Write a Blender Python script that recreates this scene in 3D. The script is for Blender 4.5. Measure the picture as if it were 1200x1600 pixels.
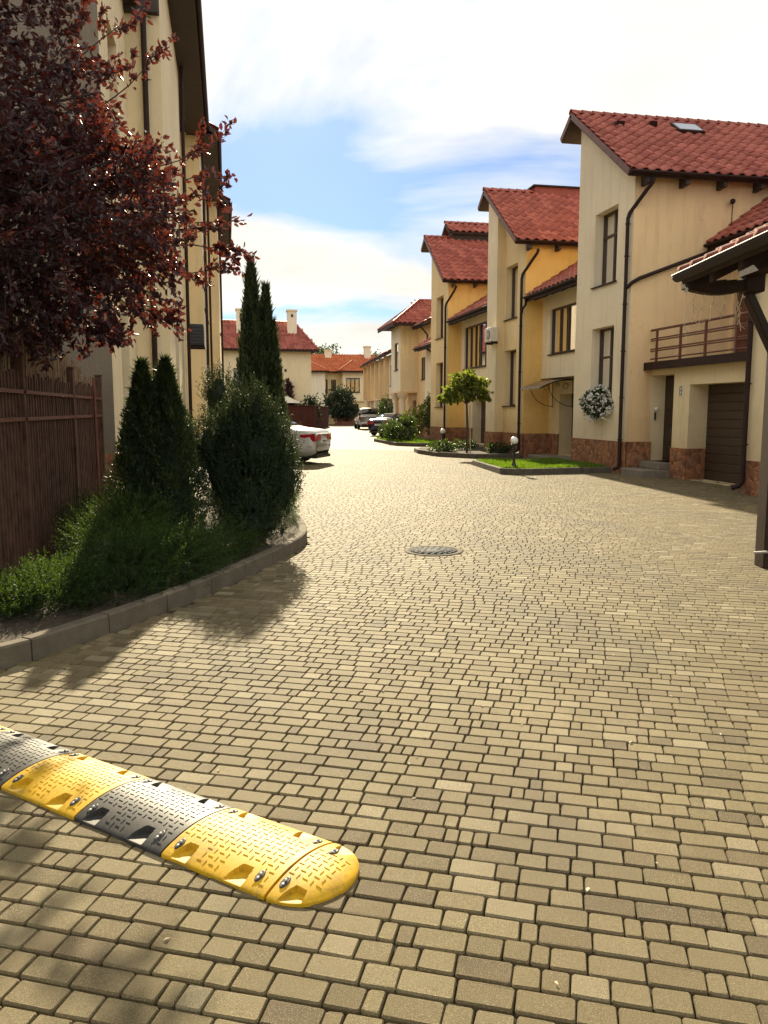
import bpy, bmesh, math, random
import numpy as np
from mathutils import Vector, Matrix

random.seed(7)
rng = np.random.default_rng(11)
R = math.radians
for o in list(bpy.data.objects):
    bpy.data.objects.remove(o, do_unlink=True)
scene = bpy.context.scene
COL = scene.collection

# ------------------------------------------------------------------ camera
cam_d = bpy.data.cameras.new('camera')
cam = bpy.data.objects.new('camera', cam_d)
COL.objects.link(cam)
cam.location = (0, 0, 1.69)
cam.rotation_euler = (R(90 - 7.29), 0, R(-11.0))
cam_d.sensor_fit = 'HORIZONTAL'
cam_d.sensor_width = 36
cam_d.lens = 37.5
cam_d.clip_start = 0.05
cam_d.clip_end = 3000
scene.camera = cam

# ------------------------------------------------------------------ light
SKY_OFF = (12.849, 6.466, -4.726)
SUN_AZ, SUN_EL = R(4.0), R(27.5)          # azimuth measured clockwise from +Y (the street)
world = bpy.data.worlds.new('World')
scene.world = world
world.use_nodes = True
wn, wl = world.node_tree.nodes, world.node_tree.links
wn.clear()
def WN(t, **k):
    n = wn.new(t)
    for a, b in k.items():
        setattr(n, a, b)
    return n
wout = WN('ShaderNodeOutputWorld')
wbg = WN('ShaderNodeBackground')
wbg.inputs['Strength'].default_value = 0.09
sky = WN('ShaderNodeTexSky', sky_type='NISHITA', sun_disc=False, sun_elevation=SUN_EL, sun_rotation=SUN_AZ,
         altitude=150, air_density=1.0, dust_density=0.35, ozone_density=2.5)
tc = WN('ShaderNodeTexCoord')
# the cloud sheet lies level above the street: project the view ray on it so that clouds flatten towards the horizon
sp = WN('ShaderNodeSeparateXYZ')
zc = WN('ShaderNodeMath', operation='ADD')
zc.inputs[1].default_value = 0.22
zm = WN('ShaderNodeMath', operation='MAXIMUM')
zm.inputs[1].default_value = 0.05
dv_ = WN('ShaderNodeVectorMath', operation='DIVIDE')
cb_ = WN('ShaderNodeCombineXYZ')
mp = WN('ShaderNodeMapping')
mp.inputs['Scale'].default_value = (1.0, 1.0, 1.0)
mp.inputs['Location'].default_value = SKY_OFF
cl = WN('ShaderNodeTexNoise')
cl.inputs['Scale'].default_value = 1.1
cl.inputs['Detail'].default_value = 8
cl.inputs['Roughness'].default_value = 0.5
cl.inputs['Distortion'].default_value = 0.5
ramp = WN('ShaderNodeValToRGB')
ramp.color_ramp.elements[0].position = 0.40
ramp.color_ramp.elements[0].color = (0.06, 0.06, 0.06, 1)
ramp.color_ramp.elements[1].position = 0.515
ramp.color_ramp.elements[1].color = (1, 1, 1, 1)
cl2 = WN('ShaderNodeTexNoise')
cl2.inputs['Scale'].default_value = 1.6
cl2.inputs['Detail'].default_value = 6
shade = WN('ShaderNodeMapRange')
shade.inputs['From Min'].default_value = 0.3
shade.inputs['From Max'].default_value = 0.7
shade.inputs['To Min'].default_value = 0.80
shade.inputs['To Max'].default_value = 1.08
# cloud brightness: raised away from the sun, an added fill for shaded walls
dt = WN('ShaderNodeVectorMath', operation='DOT_PRODUCT')
dt.inputs[1].default_value = (math.sin(SUN_AZ) * math.cos(SUN_EL), math.cos(SUN_AZ) * math.cos(SUN_EL), math.sin(SUN_EL))
cloud_fill = WN('ShaderNodeMapRange', interpolation_type='SMOOTHSTEP')
cloud_fill.inputs['From Min'].default_value = -0.35
cloud_fill.inputs['From Max'].default_value = 0.80
cloud_fill.inputs['To Min'].default_value = 6.6
cloud_fill.inputs['To Max'].default_value = 5.4
mul = WN('ShaderNodeMath', operation='MULTIPLY')
cream = WN('ShaderNodeMix', data_type='RGBA', blend_type='MULTIPLY')
cream.inputs['Factor'].default_value = 1.0
cream.inputs['A'].default_value = (1.0, 0.968, 0.88, 1)
mix = WN('ShaderNodeMix', data_type='RGBA')
wl.new(tc.outputs['Generated'], sp.inputs[0])
wl.new(sp.outputs['Z'], zm.inputs[0])
wl.new(zm.outputs[0], zc.inputs[0])
for k_ in range(3):
    wl.new(zc.outputs[0], cb_.inputs[k_])
wl.new(tc.outputs['Generated'], dv_.inputs[0])
wl.new(cb_.outputs[0], dv_.inputs[1])
wl.new(dv_.outputs['Vector'], mp.inputs['Vector'])
wl.new(tc.outputs['Generated'], dt.inputs[0])
wl.new(dt.outputs['Value'], cloud_fill.inputs['Value'])
wl.new(mp.outputs['Vector'], cl.inputs['Vector'])
wl.new(mp.outputs['Vector'], cl2.inputs['Vector'])
wl.new(cl.outputs['Fac'], ramp.inputs['Fac'])
wl.new(cl2.outputs['Fac'], shade.inputs['Value'])
wl.new(cloud_fill.outputs['Result'], mul.inputs[0])
wl.new(shade.outputs['Result'], mul.inputs[1])
wl.new(mul.outputs['Value'], cream.inputs['B'])
wl.new(ramp.outputs['Color'], mix.inputs['Factor'])
clear = WN('ShaderNodeMix', data_type='RGBA', blend_type='MULTIPLY')
clear.inputs['Factor'].default_value = 1.0
clear.inputs['B'].default_value = (0.28, 0.37, 0.50, 1)
wl.new(sky.outputs['Color'], clear.inputs['A'])
wl.new(clear.outputs['Result'], mix.inputs['A'])
wl.new(cream.outputs['Result'], mix.inputs['B'])
wl.new(mix.outputs['Result'], wbg.inputs['Color'])
wl.new(wbg.outputs['Background'], wout.inputs['Surface'])

sun_d = bpy.data.lights.new('sun', 'SUN')
sun = bpy.data.objects.new('sun', sun_d)
COL.objects.link(sun)
sun_d.energy = 4.8
sun_d.angle = R(0.6)
sun_d.color = (1.0, 0.86, 0.60)
sdir = Vector((math.sin(SUN_AZ) * math.cos(SUN_EL), math.cos(SUN_AZ) * math.cos(SUN_EL), math.sin(SUN_EL)))
sun.rotation_euler = sdir.to_track_quat('Z', 'Y').to_euler()
sun.location = (0, 30, 40)

vs = scene.view_settings
vs.view_transform = 'Standard'
vs.look = 'None'
vs.exposure = 1.3
vs.gamma = 1.0
vs.use_curve_mapping = False
scene.render.engine = 'CYCLES'
scene.cycles.max_bounces = 7
scene.cycles.transparent_max_bounces = 6

# ------------------------------------------------------------------ materials
MATS = {}
class NT:
    """small helper around one material's node tree"""
    def __init__(self, name):
        m = bpy.data.materials.new(name)
        m.use_nodes = True
        self.m = m
        self.n = m.node_tree.nodes
        self.l = m.node_tree.links
        self.n.clear()
        self.out = self.n.new('ShaderNodeOutputMaterial')
        self.b = self.n.new('ShaderNodeBsdfPrincipled')
        self.l.new(self.b.outputs[0], self.out.inputs['Surface'])
        MATS[name] = m
    def node(self, t, **k):
        n = self.n.new(t)
        for a, b in k.items():
            setattr(n, a, b)
        return n
    def link(self, a, b):
        self.l.new(a, b)
    def pos(self, scale=(1, 1, 1), rot=(0, 0, 0)):
        g = self.node('ShaderNodeNewGeometry')
        mp = self.node('ShaderNodeMapping')
        mp.inputs['Scale'].default_value = scale
        mp.inputs['Rotation'].default_value = rot
        self.link(g.outputs['Position'], mp.inputs['Vector'])
        return mp.outputs['Vector']
    def noise(self, vec, scale, detail=4, rough=0.55, dist=0.0):
        n = self.node('ShaderNodeTexNoise')
        n.inputs['Scale'].default_value = scale
        n.inputs['Detail'].default_value = detail
        n.inputs['Roughness'].default_value = rough
        n.inputs['Distortion'].default_value = dist
        if vec is not None:
            self.link(vec, n.inputs['Vector'])
        return n.outputs['Fac']
    def ramp(self, fac, stops):
        r = self.node('ShaderNodeValToRGB')
        el = r.color_ramp.elements
        while len(el) > 1:
            el.remove(el[-1])
        el[0].position = stops[0][0]
        el[0].color = (*stops[0][1], 1)
        for p, c in stops[1:]:
            e = el.new(p)
            e.color = (*c, 1)
        self.link(fac, r.inputs['Fac'])
        return r.outputs['Color']
    def mixc(self, fac, a, b, mode='MIX'):
        x = self.node('ShaderNodeMix', data_type='RGBA', blend_type=mode)
        for s, v in (('Factor', fac), ('A', a), ('B', b)):
            if isinstance(v, (int, float)):
                x.inputs[s].default_value = v
            elif isinstance(v, tuple):
                x.inputs[s].default_value = (*v, 1)
            else:
                self.link(v, x.inputs[s])
        return x.outputs['Result']
    def maprange(self, v, a, b, c, d):
        x = self.node('ShaderNodeMapRange')
        for s, q in (('From Min', a), ('From Max', b), ('To Min', c), ('To Max', d)):
            x.inputs[s].default_value = q
        self.link(v, x.inputs['Value'])
        return x.outputs['Result']
    def attr(self, name):
        a = self.node('ShaderNodeAttribute')
        a.attribute_name = name
        return a
    def bump(self, h, strength, dist=0.01):
        b = self.node('ShaderNodeBump')
        b.inputs['Strength'].default_value = strength
        b.inputs['Distance'].default_value = dist
        self.link(h, b.inputs['Height'])
        self.link(b.outputs['Normal'], self.b.inputs['Normal'])
        return b
    def base(self, c):
        if isinstance(c, tuple):
            self.b.inputs['Base Color'].default_value = (*c, 1)
        else:
            self.link(c, self.b.inputs['Base Color'])
    def set(self, **k):
        for a, v in k.items():
            self.b.inputs[a.replace('_', ' ')].default_value = v

def m_stucco(name, col, var=0.08, grain=1.0):
    t = NT(name)
    p = t.pos()
    big = t.noise(p, 0.55, 5, 0.6)
    fine = t.noise(p, 70, 3, 0.6)
    streak = t.noise(t.pos((2.2, 2.2, 0.22)), 2.0, 5, 0.62)
    c = t.mixc(t.maprange(big, 0.3, 0.7, 0, 1), tuple(x * (1 - var) for x in col), tuple(min(1, x * (1 + var)) for x in col))
    c = t.mixc(t.maprange(streak, 0.52, 0.78, 0, 0.55), c, tuple(x * f for x, f in zip(col, (0.66, 0.62, 0.56))))
    c = t.mixc(t.maprange(fine, 0.35, 0.7, 0, 0.25 * grain), c, tuple(x * 0.72 for x in col))
    g_ = t.node('ShaderNodeNewGeometry')
    sx = t.node('ShaderNodeSeparateXYZ')
    t.link(g_.outputs['Position'], sx.inputs[0])
    ad = t.node('ShaderNodeMath', operation='MULTIPLY_ADD')
    t.link(t.noise(p, 1.8, 5, 0.65), ad.inputs[0])
    ad.inputs[1].default_value = -1.6
    t.link(sx.outputs['Z'], ad.inputs[2])
    c = t.mixc(t.maprange(ad.outputs[0], -0.2, 0.9, 0.5, 0.0), c, tuple(x * f for x, f in zip(col, (0.55, 0.48, 0.40))))
    vor = t.node('ShaderNodeTexVoronoi', feature='DISTANCE_TO_EDGE')
    vor.inputs['Scale'].default_value = 0.7
    dn = t.node('ShaderNodeVectorMath', operation='ADD')
    nn = t.node('ShaderNodeTexNoise')
    nn.inputs['Scale'].default_value = 2.5
    t.link(p, nn.inputs['Vector'])
    t.link(p, dn.inputs[0])
    t.link(nn.outputs['Color'], dn.inputs[1])
    t.link(dn.outputs[0], vor.inputs['Vector'])
    c = t.mixc(t.maprange(vor.outputs['Distance'], 0.0, 0.006, 0.35, 0.0), c, tuple(x * 0.5 for x in col))
    t.base(c)
    t.set(Roughness=0.92)
    t.bump(t.noise(p, 45, 4, 0.7), 0.75 * grain, 0.014)
    return t.m

m_stucco('stucco_cream', (0.86, 0.72, 0.46))
m_stucco('stucco_sand', (0.86, 0.68, 0.39))
m_stucco('stucco_warm_glow', (0.92, 0.60, 0.20))  # side walls of B and C: warm glow under the eaves put into the colour
m_stucco('stucco_pale', (0.88, 0.77, 0.57))
m_stucco('stucco_peach', (0.87, 0.62, 0.34))
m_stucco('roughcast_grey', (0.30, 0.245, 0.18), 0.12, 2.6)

def m_simple(name, col, rough=0.6, var=0.15, scale=8, metal=0.0, bump=0.0, bscale=60, spec=0.5, dirt=None):
    t = NT(name)
    p = t.pos()
    n = t.noise(p, scale, 5, 0.6)
    c = t.mixc(t.maprange(n, 0.3, 0.7, 0, 1), tuple(x * (1 - var) for x in col), tuple(min(1, x * (1 + var)) for x in col))
    if dirt:
        c = t.mixc(t.maprange(t.noise(p, scale * 0.6, 6, 0.7), 0.5, 0.72, 0, 0.7), c, dirt)
    t.base(c)
    t.set(Roughness=rough, Metallic=metal)
    t.b.inputs['Specular IOR Level'].default_value = spec
    if bump:
        t.bump(t.noise(p, bscale, 4, 0.6), bump, 0.01)
    return t.m

m_simple('brown_metal', (0.030, 0.015, 0.012), 0.62, 0.2, 3, spec=0.22)
m_simple('brown_frame', (0.055, 0.028, 0.018), 0.5, 0.2, 6)
m_simple('red_rail', (0.14, 0.047, 0.030), 0.5, 0.25, 6)
m_simple('dark_wood', (0.036, 0.019, 0.011), 0.72, 0.35, 5, bump=0.3, bscale=30, spec=0.25)
m_simple('soffit_wood', (0.040, 0.026, 0.020), 0.7, 0.25, 5)
m_simple('door_brown', (0.035, 0.018, 0.012), 0.45, 0.25, 4)
m_simple('garage_brown', (0.050, 0.030, 0.019), 0.5, 0.15, 3)
m_simple('concrete_step', (0.21, 0.18, 0.14), 0.9, 0.2, 9, bump=0.35)
m_simple('kerb_concrete', (0.118, 0.095, 0.064), 0.92, 0.22, 7, bump=0.7, bscale=70, dirt=(0.075, 0.066, 0.038))
m_simple('kerb_dark', (0.10, 0.085, 0.065), 0.92, 0.3, 7, bump=0.5, bscale=60)
m_simple('white_paint', (0.72, 0.70, 0.64), 0.5, 0.05, 5)
m_simple('ac_white', (0.66, 0.62, 0.54), 0.45, 0.06, 5)
m_simple('ac_dark', (0.04, 0.04, 0.04), 0.5, 0.1, 5)
m_simple('soil', (0.055, 0.040, 0.025), 1.0, 0.4, 18, bump=1.0, bscale=40)
m_simple('joint_sand', (0.036, 0.025, 0.011), 1.0, 0.45, 30, bump=0.8, bscale=150, dirt=(0.034, 0.036, 0.012))
m_simple('terrain', (0.13, 0.11, 0.07), 1.0, 0.3, 0.8)
m_simple('iron_black', (0.018, 0.017, 0.018), 0.4, 0.2, 8)
m_simple('steel_bolt', (0.42, 0.41, 0.39), 0.55, 0.25, 60, metal=0.2, spec=0.3)
m_simple('bark', (0.085, 0.060, 0.045), 0.9, 0.35, 14, bump=0.8, bscale=35)
m_simple('bark_red', (0.055, 0.032, 0.028), 0.85, 0.35, 14, bump=0.6, bscale=35)
m_simple('stake_wood', (0.52, 0.43, 0.28), 0.8, 0.2, 8)
m_simple('picket_brown', (0.095, 0.048, 0.032), 0.7, 0.45, 7, spec=0.2, dirt=(0.10, 0.06, 0.04))
m_simple('reed', (0.25, 0.165, 0.095), 0.85, 0.55, 22)
m_simple('fence_panel', (0.075, 0.026, 0.018), 0.85, 0.12, 2, spec=0.1)
m_simple('tyre', (0.02, 0.02, 0.02), 0.85, 0.2, 9)
m_simple('rim', (0.42, 0.42, 0.42), 0.35, 0.1, 9, metal=0.8)
m_simple('paint_silver', (0.62, 0.60, 0.55), 0.22, 0.03, 2, metal=0.25)
m_simple('paint_white', (0.56, 0.55, 0.52), 0.24, 0.02, 2, metal=0.15)
m_simple('paint_navy', (0.020, 0.018, 0.040), 0.15, 0.1, 2)
m_simple('paint_grey', (0.10, 0.10, 0.10), 0.2, 0.1, 2)
m_simple('trim_black', (0.015, 0.015, 0.015), 0.5, 0.1, 5)
m_simple('tail_red', (0.34, 0.012, 0.025), 0.12, 0.1, 6)
m_simple('plate_white', (0.74, 0.74, 0.72), 0.4, 0.03, 6)
m_simple('umbrella_cloth', (0.72, 0.64, 0.50), 0.8, 0.06, 3)
m_simple('curtain', (0.26, 0.22, 0.17), 0.9, 0.15, 9)
m_simple('interior', (0.035, 0.026, 0.020), 0.9, 0.3, 3)
m_simple('awning_sheet', (0.17, 0.13, 0.10), 0.3, 0.15, 3)
m_simple('sign_plate', (0.72, 0.70, 0.62), 0.4, 0.05, 9)
m_simple('sign_ink', (0.06, 0.05, 0.045), 0.6, 0.05, 9)
m_simple('brick_red', (0.17, 0.062, 0.036), 0.85, 0.3, 6, bump=0.4)
m_simple('skylight_glass', (0.50, 0.52, 0.53), 0.08, 0.03, 2)
m_simple('petal', (0.78, 0.76, 0.72), 0.7, 0.08, 30)
m_simple('red_cloth', (0.42, 0.05, 0.04), 0.8, 0.2, 9)

def m_glass(name, col=(0.02, 0.018, 0.016), rough=0.04, spec=0.9):
    t = NT(name)
    t.base(t.mixc(t.maprange(t.noise(t.pos(), 1.3, 3), 0.35, 0.65, 0, 1), tuple(x * 0.6 for x in col), tuple(x * 1.7 for x in col)))
    t.set(Roughness=rough)
    t.b.inputs['Specular IOR Level'].default_value = spec
    t.b.inputs['IOR'].default_value = 1.6
    t.bump(t.noise(t.pos(), 2.2, 2), 0.05, 0.02)
# window glass: mirrors the sky at grazing angles, else lets the room behind show
t = NT('pane_glass')
gl_ = t.node('ShaderNodeBsdfGlossy')
gl_.inputs['Roughness'].default_value = 0.02
gl_.inputs['Color'].default_value = (0.95, 0.95, 0.95, 1)
tr_ = t.node('ShaderNodeBsdfTransparent')
tr_.inputs['Color'].default_value = (0.80, 0.82, 0.80, 1)
fr_ = t.node('ShaderNodeFresnel')
fr_.inputs['IOR'].default_value = 1.75
bm_ = t.node('ShaderNodeBump')
bm_.inputs['Strength'].default_value = 0.06
bm_.inputs['Distance'].default_value = 0.02
t.link(t.noise(t.pos(), 1.6, 2), bm_.inputs['Height'])
t.link(bm_.outputs['Normal'], gl_.inputs['Normal'])
ms_ = t.node('ShaderNodeMixShader')
t.link(fr_.outputs['Fac'], ms_.inputs['Fac'])
t.link(tr_.outputs[0], ms_.inputs[1])
t.link(gl_.outputs[0], ms_.inputs[2])
t.link(ms_.outputs[0], t.out.inputs['Surface'])
m_glass('car_glass', (0.012, 0.013, 0.014), 0.03)
t = NT('globe_glass')
t.base((0.86, 0.85, 0.82))
t.set(Roughness=0.25)
t.b.inputs['Subsurface Weight'].default_value = 0.3
t.b.inputs['Subsurface Radius'].default_value = (0.05, 0.05, 0.05)

# paver: colour from a per-paver tint attribute, aggregate grain
t = NT('paver')
p = t.pos()
a = t.attr('tint')
base = t.ramp(a.outputs['Fac'], [(0.0, (0.070, 0.045, 0.016)), (0.2, (0.118, 0.087, 0.033)), (0.5, (0.170, 0.132, 0.056)), (0.8, (0.222, 0.178, 0.084)), (1.0, (0.33, 0.28, 0.17))])
gr = t.noise(p, 420, 2, 0.7)
c = t.mixc(t.maprange(gr, 0.42, 0.58, 0.0, 0.85), base, (0.070, 0.052, 0.024))
gr2 = t.noise(p, 330, 2, 0.5)
c = t.mixc(t.maprange(gr2, 0.56, 0.68, 0.0, 0.6), c, (0.42, 0.37, 0.25))
bl = t.noise(p, 1.1, 6, 0.65)
c = t.mixc(t.maprange(bl, 0.4, 0.72, 0.0, 0.5), c, (0.165, 0.122, 0.066))
st = t.noise(p, 13, 5, 0.6)
c = t.mixc(t.maprange(st, 0.6, 0.8, 0.0, 0.55), c, (0.155, 0.135, 0.066))
# tyre tracks' rubber film, old oil drips and sandy patches
w1 = t.noise(t.pos((0.55, 0.16, 1)), 1.6, 6, 0.6, 0.4)
c = t.mixc(t.maprange(w1, 0.48, 0.70, 0.0, 0.52), c, (0.085, 0.070, 0.048))
oil = t.noise(p, 2.6, 4, 0.55, 0.8)
c = t.mixc(t.maprange(oil, 0.67, 0.78, 0.0, 0.6), c, (0.050, 0.042, 0.030))
sand = t.noise(p, 0.8, 7, 0.7, 0.3)
c = t.mixc(t.maprange(sand, 0.56, 0.78, 0.0, 0.45), c, (0.36, 0.30, 0.18))
t.base(c)
t.set(Roughness=0.76)
t.b.inputs['Specular IOR Level'].default_value = 0.28
t.bump(t.noise(p, 300, 4, 0.75), 0.8, 0.004)

# far paving: the same rows where single stones can no longer be told apart
t = NT('paving_far')
v = t.pos((1, 1, 1), (0, 0, R(25)))
bk = t.node('ShaderNodeTexBrick', offset=0.43, offset_frequency=2, squash=1.5, squash_frequency=3)
t.link(v, bk.inputs['Vector'])
bk.inputs['Scale'].default_value = 1.0
bk.inputs['Brick Width'].default_value = 0.125
bk.inputs['Row Height'].default_value = 0.12
bk.inputs['Mortar Size'].default_value = 0.010
bk.inputs['Mortar Smooth'].default_value = 0.3
bk.inputs['Bias'].default_value = 0.0
bk.inputs['Color1'].default_value = (0.090, 0.066, 0.029, 1)
bk.inputs['Color2'].default_value = (0.145, 0.112, 0.053, 1)
bk.inputs['Mortar'].default_value = (0.085, 0.064, 0.036, 1)
c = t.mixc(t.maprange(t.noise(t.pos(), 0.5, 6, 0.65), 0.4, 0.75, 0, 0.45), bk.outputs['Color'], (0.105, 0.080, 0.042))
t.base(c)
t.set(Roughness=0.76)
t.b.inputs['Specular IOR Level'].default_value = 0.28
b = t.bump(bk.outputs['Fac'], 0.7, 0.008)
b.invert = True

# roof tile
def m_tile(name, c0, c1, rough=0.36):
    t = NT(name)
    a = t.attr('tint')
    p = t.pos()
    c = t.mixc(a.outputs['Fac'], c0, c1)
    c = t.mixc(t.maprange(t.noise(p, 3.0, 6, 0.7), 0.5, 0.75, 0, 0.5), c, tuple(x * 0.5 for x in c0))
    c = t.mixc(t.maprange(t.noise(p, 30, 4, 0.7), 0.62, 0.8, 0, 0.4), c, (0.13, 0.10, 0.06))
    t.base(c)
    t.set(Roughness=rough)
    t.b.inputs['Specular IOR Level'].default_value = 0.25
    t.bump(t.noise(p, 90, 3), 0.15, 0.004)
m_tile('roof_tile', (0.28, 0.070, 0.050), (0.46, 0.142, 0.102), 0.46)
m_tile('roof_tile_dark', (0.17, 0.042, 0.030), (0.32, 0.095, 0.065), 0.75)
m_tile('roof_tile_orange', (0.46, 0.12, 0.048), (0.60, 0.19, 0.075), 0.7)

# plinth: irregular reddish stone cladding
t = NT('plinth_stone')
p = t.pos()
vo = t.node('ShaderNodeTexVoronoi', feature='F1')
vo.inputs['Scale'].default_value = 7.5
t.link(p, vo.inputs['Vector'])
vd = t.node('ShaderNodeTexVoronoi', feature='DISTANCE_TO_EDGE')
vd.inputs['Scale'].default_value = 7.5
t.link(p, vd.inputs['Vector'])
sep = t.node('ShaderNodeSeparateColor')
t.link(vo.outputs['Color'], sep.inputs['Color'])
c = t.ramp(sep.outputs['Red'], [(0, (0.19, 0.075, 0.038)), (0.4, (0.31, 0.125, 0.056)), (0.75, (0.42, 0.19, 0.085)), (1, (0.30, 0.17, 0.10))])
c = t.mixc(t.maprange(vd.outputs['Distance'], 0.0, 0.05, 0.75, 0.0), c, (0.17, 0.11, 0.07))
c = t.mixc(t.maprange(t.noise(p, 25, 4), 0.4, 0.7, 0, 0.5), c, (0.11, 0.05, 0.028))
t.base(c)
t.set(Roughness=0.85)
t.bump(vd.outputs['Distance'], 0.7, 0.05)

# rubber of the speed bump
def m_rubber(name, col, wear, rough):
    t = NT(name)
    p = t.pos()
    c = t.mixc(t.maprange(t.noise(p, 7, 7, 0.75), 0.50, 0.70, 0, 0.85), col, wear)
    c = t.mixc(t.maprange(t.noise(p, 60, 4, 0.7), 0.52, 0.75, 0, 0.55), c, wear)
    t.base(c)
    t.set(Roughness=rough)
    t.b.inputs['Specular IOR Level'].default_value = 0.28
    t.bump(t.noise(p, 160, 3), 0.12, 0.003)
m_rubber('rubber_yellow', (0.56, 0.325, 0.010), (0.17, 0.115, 0.035), 0.55)
m_rubber('rubber_black', (0.035, 0.033, 0.031), (0.085, 0.08, 0.07), 0.50)

# foliage: leaf colour from tint, some light passes through
def m_leaf(name, stops, trans=(0.2, 0.3, 0.05), amount=0.3, rough=0.45, spec=0.5):
    t = NT(name)
    a = t.attr('tint')
    c = t.ramp(a.outputs['Fac'], stops)
    c = t.mixc(t.maprange(t.noise(t.pos(), 2.5, 3), 0.35, 0.7, 0, 0.5), c, stops[0][1])
    t.base(c)
    t.set(Roughness=rough)
    t.b.inputs['Specular IOR Level'].default_value = spec
    tr = t.node('ShaderNodeBsdfTranslucent')
    tr.inputs['Color'].default_value = (*trans, 1)
    ms = t.node('ShaderNodeMixShader')
    ms.inputs['Fac'].default_value = amount
    t.link(t.b.outputs[0], ms.inputs[1])
    t.link(tr.outputs[0], ms.inputs[2])
    t.link(ms.outputs[0], t.out.inputs['Surface'])
m_leaf('leaf_plum', [(0, (0.015, 0.009, 0.012)), (0.55, (0.036, 0.015, 0.018)), (0.85, (0.062, 0.019, 0.017)), (1, (0.15, 0.040, 0.014))], (0.34, 0.060, 0.030), 0.16, 0.44, 0.45)
m_leaf('leaf_catalpa', [(0, (0.055, 0.080, 0.014)), (0.6, (0.13, 0.165, 0.026)), (1, (0.24, 0.24, 0.04))], (0.34, 0.40, 0.04), 0.34, 0.55)
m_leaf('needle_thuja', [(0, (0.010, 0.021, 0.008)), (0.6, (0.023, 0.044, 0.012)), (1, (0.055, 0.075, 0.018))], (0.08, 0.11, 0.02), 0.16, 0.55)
m_leaf('needle_yew', [(0, (0.010, 0.020, 0.008)), (0.6, (0.025, 0.047, 0.016)), (1, (0.070, 0.100, 0.034))], (0.09, 0.12, 0.03), 0.14, 0.62, 0.3)
m_leaf('needle_juniper', [(0, (0.009, 0.019, 0.006)), (0.6, (0.026, 0.050, 0.010)), (1, (0.095, 0.145, 0.024))], (0.14, 0.24, 0.02), 0.2, 0.65, 0.25)
m_leaf('leaf_sage', [(0, (0.045, 0.062, 0.030)), (0.6, (0.085, 0.105, 0.055)), (1, (0.20, 0.22, 0.13))], (0.16, 0.2, 0.08), 0.2, 0.6)
m_leaf('leaf_bush', [(0, (0.014, 0.028, 0.008)), (0.6, (0.036, 0.066, 0.014)), (1, (0.085, 0.125, 0.024))], (0.12, 0.2, 0.02), 0.22, 0.45)
m_leaf('grass_blade', [(0, (0.05, 0.09, 0.008)), (0.6, (0.09, 0.17, 0.010)), (1, (0.20, 0.26, 0.03))], (0.25, 0.42, 0.02), 0.3, 0.5)
# ------------------------------------------------------------------ helpers
def tag(o, label=None, cat=None, group=None, kind=None):
    if label: o['label'] = label
    if cat: o['category'] = cat
    if group: o['group'] = group
    if kind: o['kind'] = kind
    return o

def empty(name, loc=(0, 0, 0), rz=0.0):
    o = bpy.data.objects.new(name, None)
    COL.objects.link(o)
    o.location = loc
    o.rotation_euler = (0, 0, rz)
    o.empty_display_size = 0.2
    return o

def place(name, me, parent=None, loc=None, rot=None):
    o = bpy.data.objects.new(name, me)
    COL.objects.link(o)
    if parent is not None:
        o.parent = parent
    if loc is not None: o.location = loc
    if rot is not None: o.rotation_euler = rot
    return o

def np_mesh(name, V, F, mat, tint=None, smooth=False):
    """V (n,3), F (m,k) all faces with k corners"""
    V = np.asarray(V, dtype=np.float32)
    F = np.asarray(F, dtype=np.int32)
    me = bpy.data.meshes.new(name)
    m, k = F.shape
    me.vertices.add(len(V))
    me.vertices.foreach_set('co', V.ravel())
    me.loops.add(m * k)
    me.loops.foreach_set('vertex_index', F.ravel())
    me.polygons.add(m)
    me.polygons.foreach_set('loop_start', np.arange(0, m * k, k, dtype=np.int32))
    me.polygons.foreach_set('loop_total', np.full(m, k, dtype=np.int32))
    me.update(calc_edges=True)
    me.validate()
    me.polygons.foreach_set('use_smooth', np.full(len(me.polygons), bool(smooth)))
    if tint is not None:
        at = me.attributes.new('tint', 'FLOAT', 'POINT')
        at.data.foreach_set('value', np.asarray(tint, dtype=np.float32))
    me.materials.append(MATS[mat])
    return me

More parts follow.
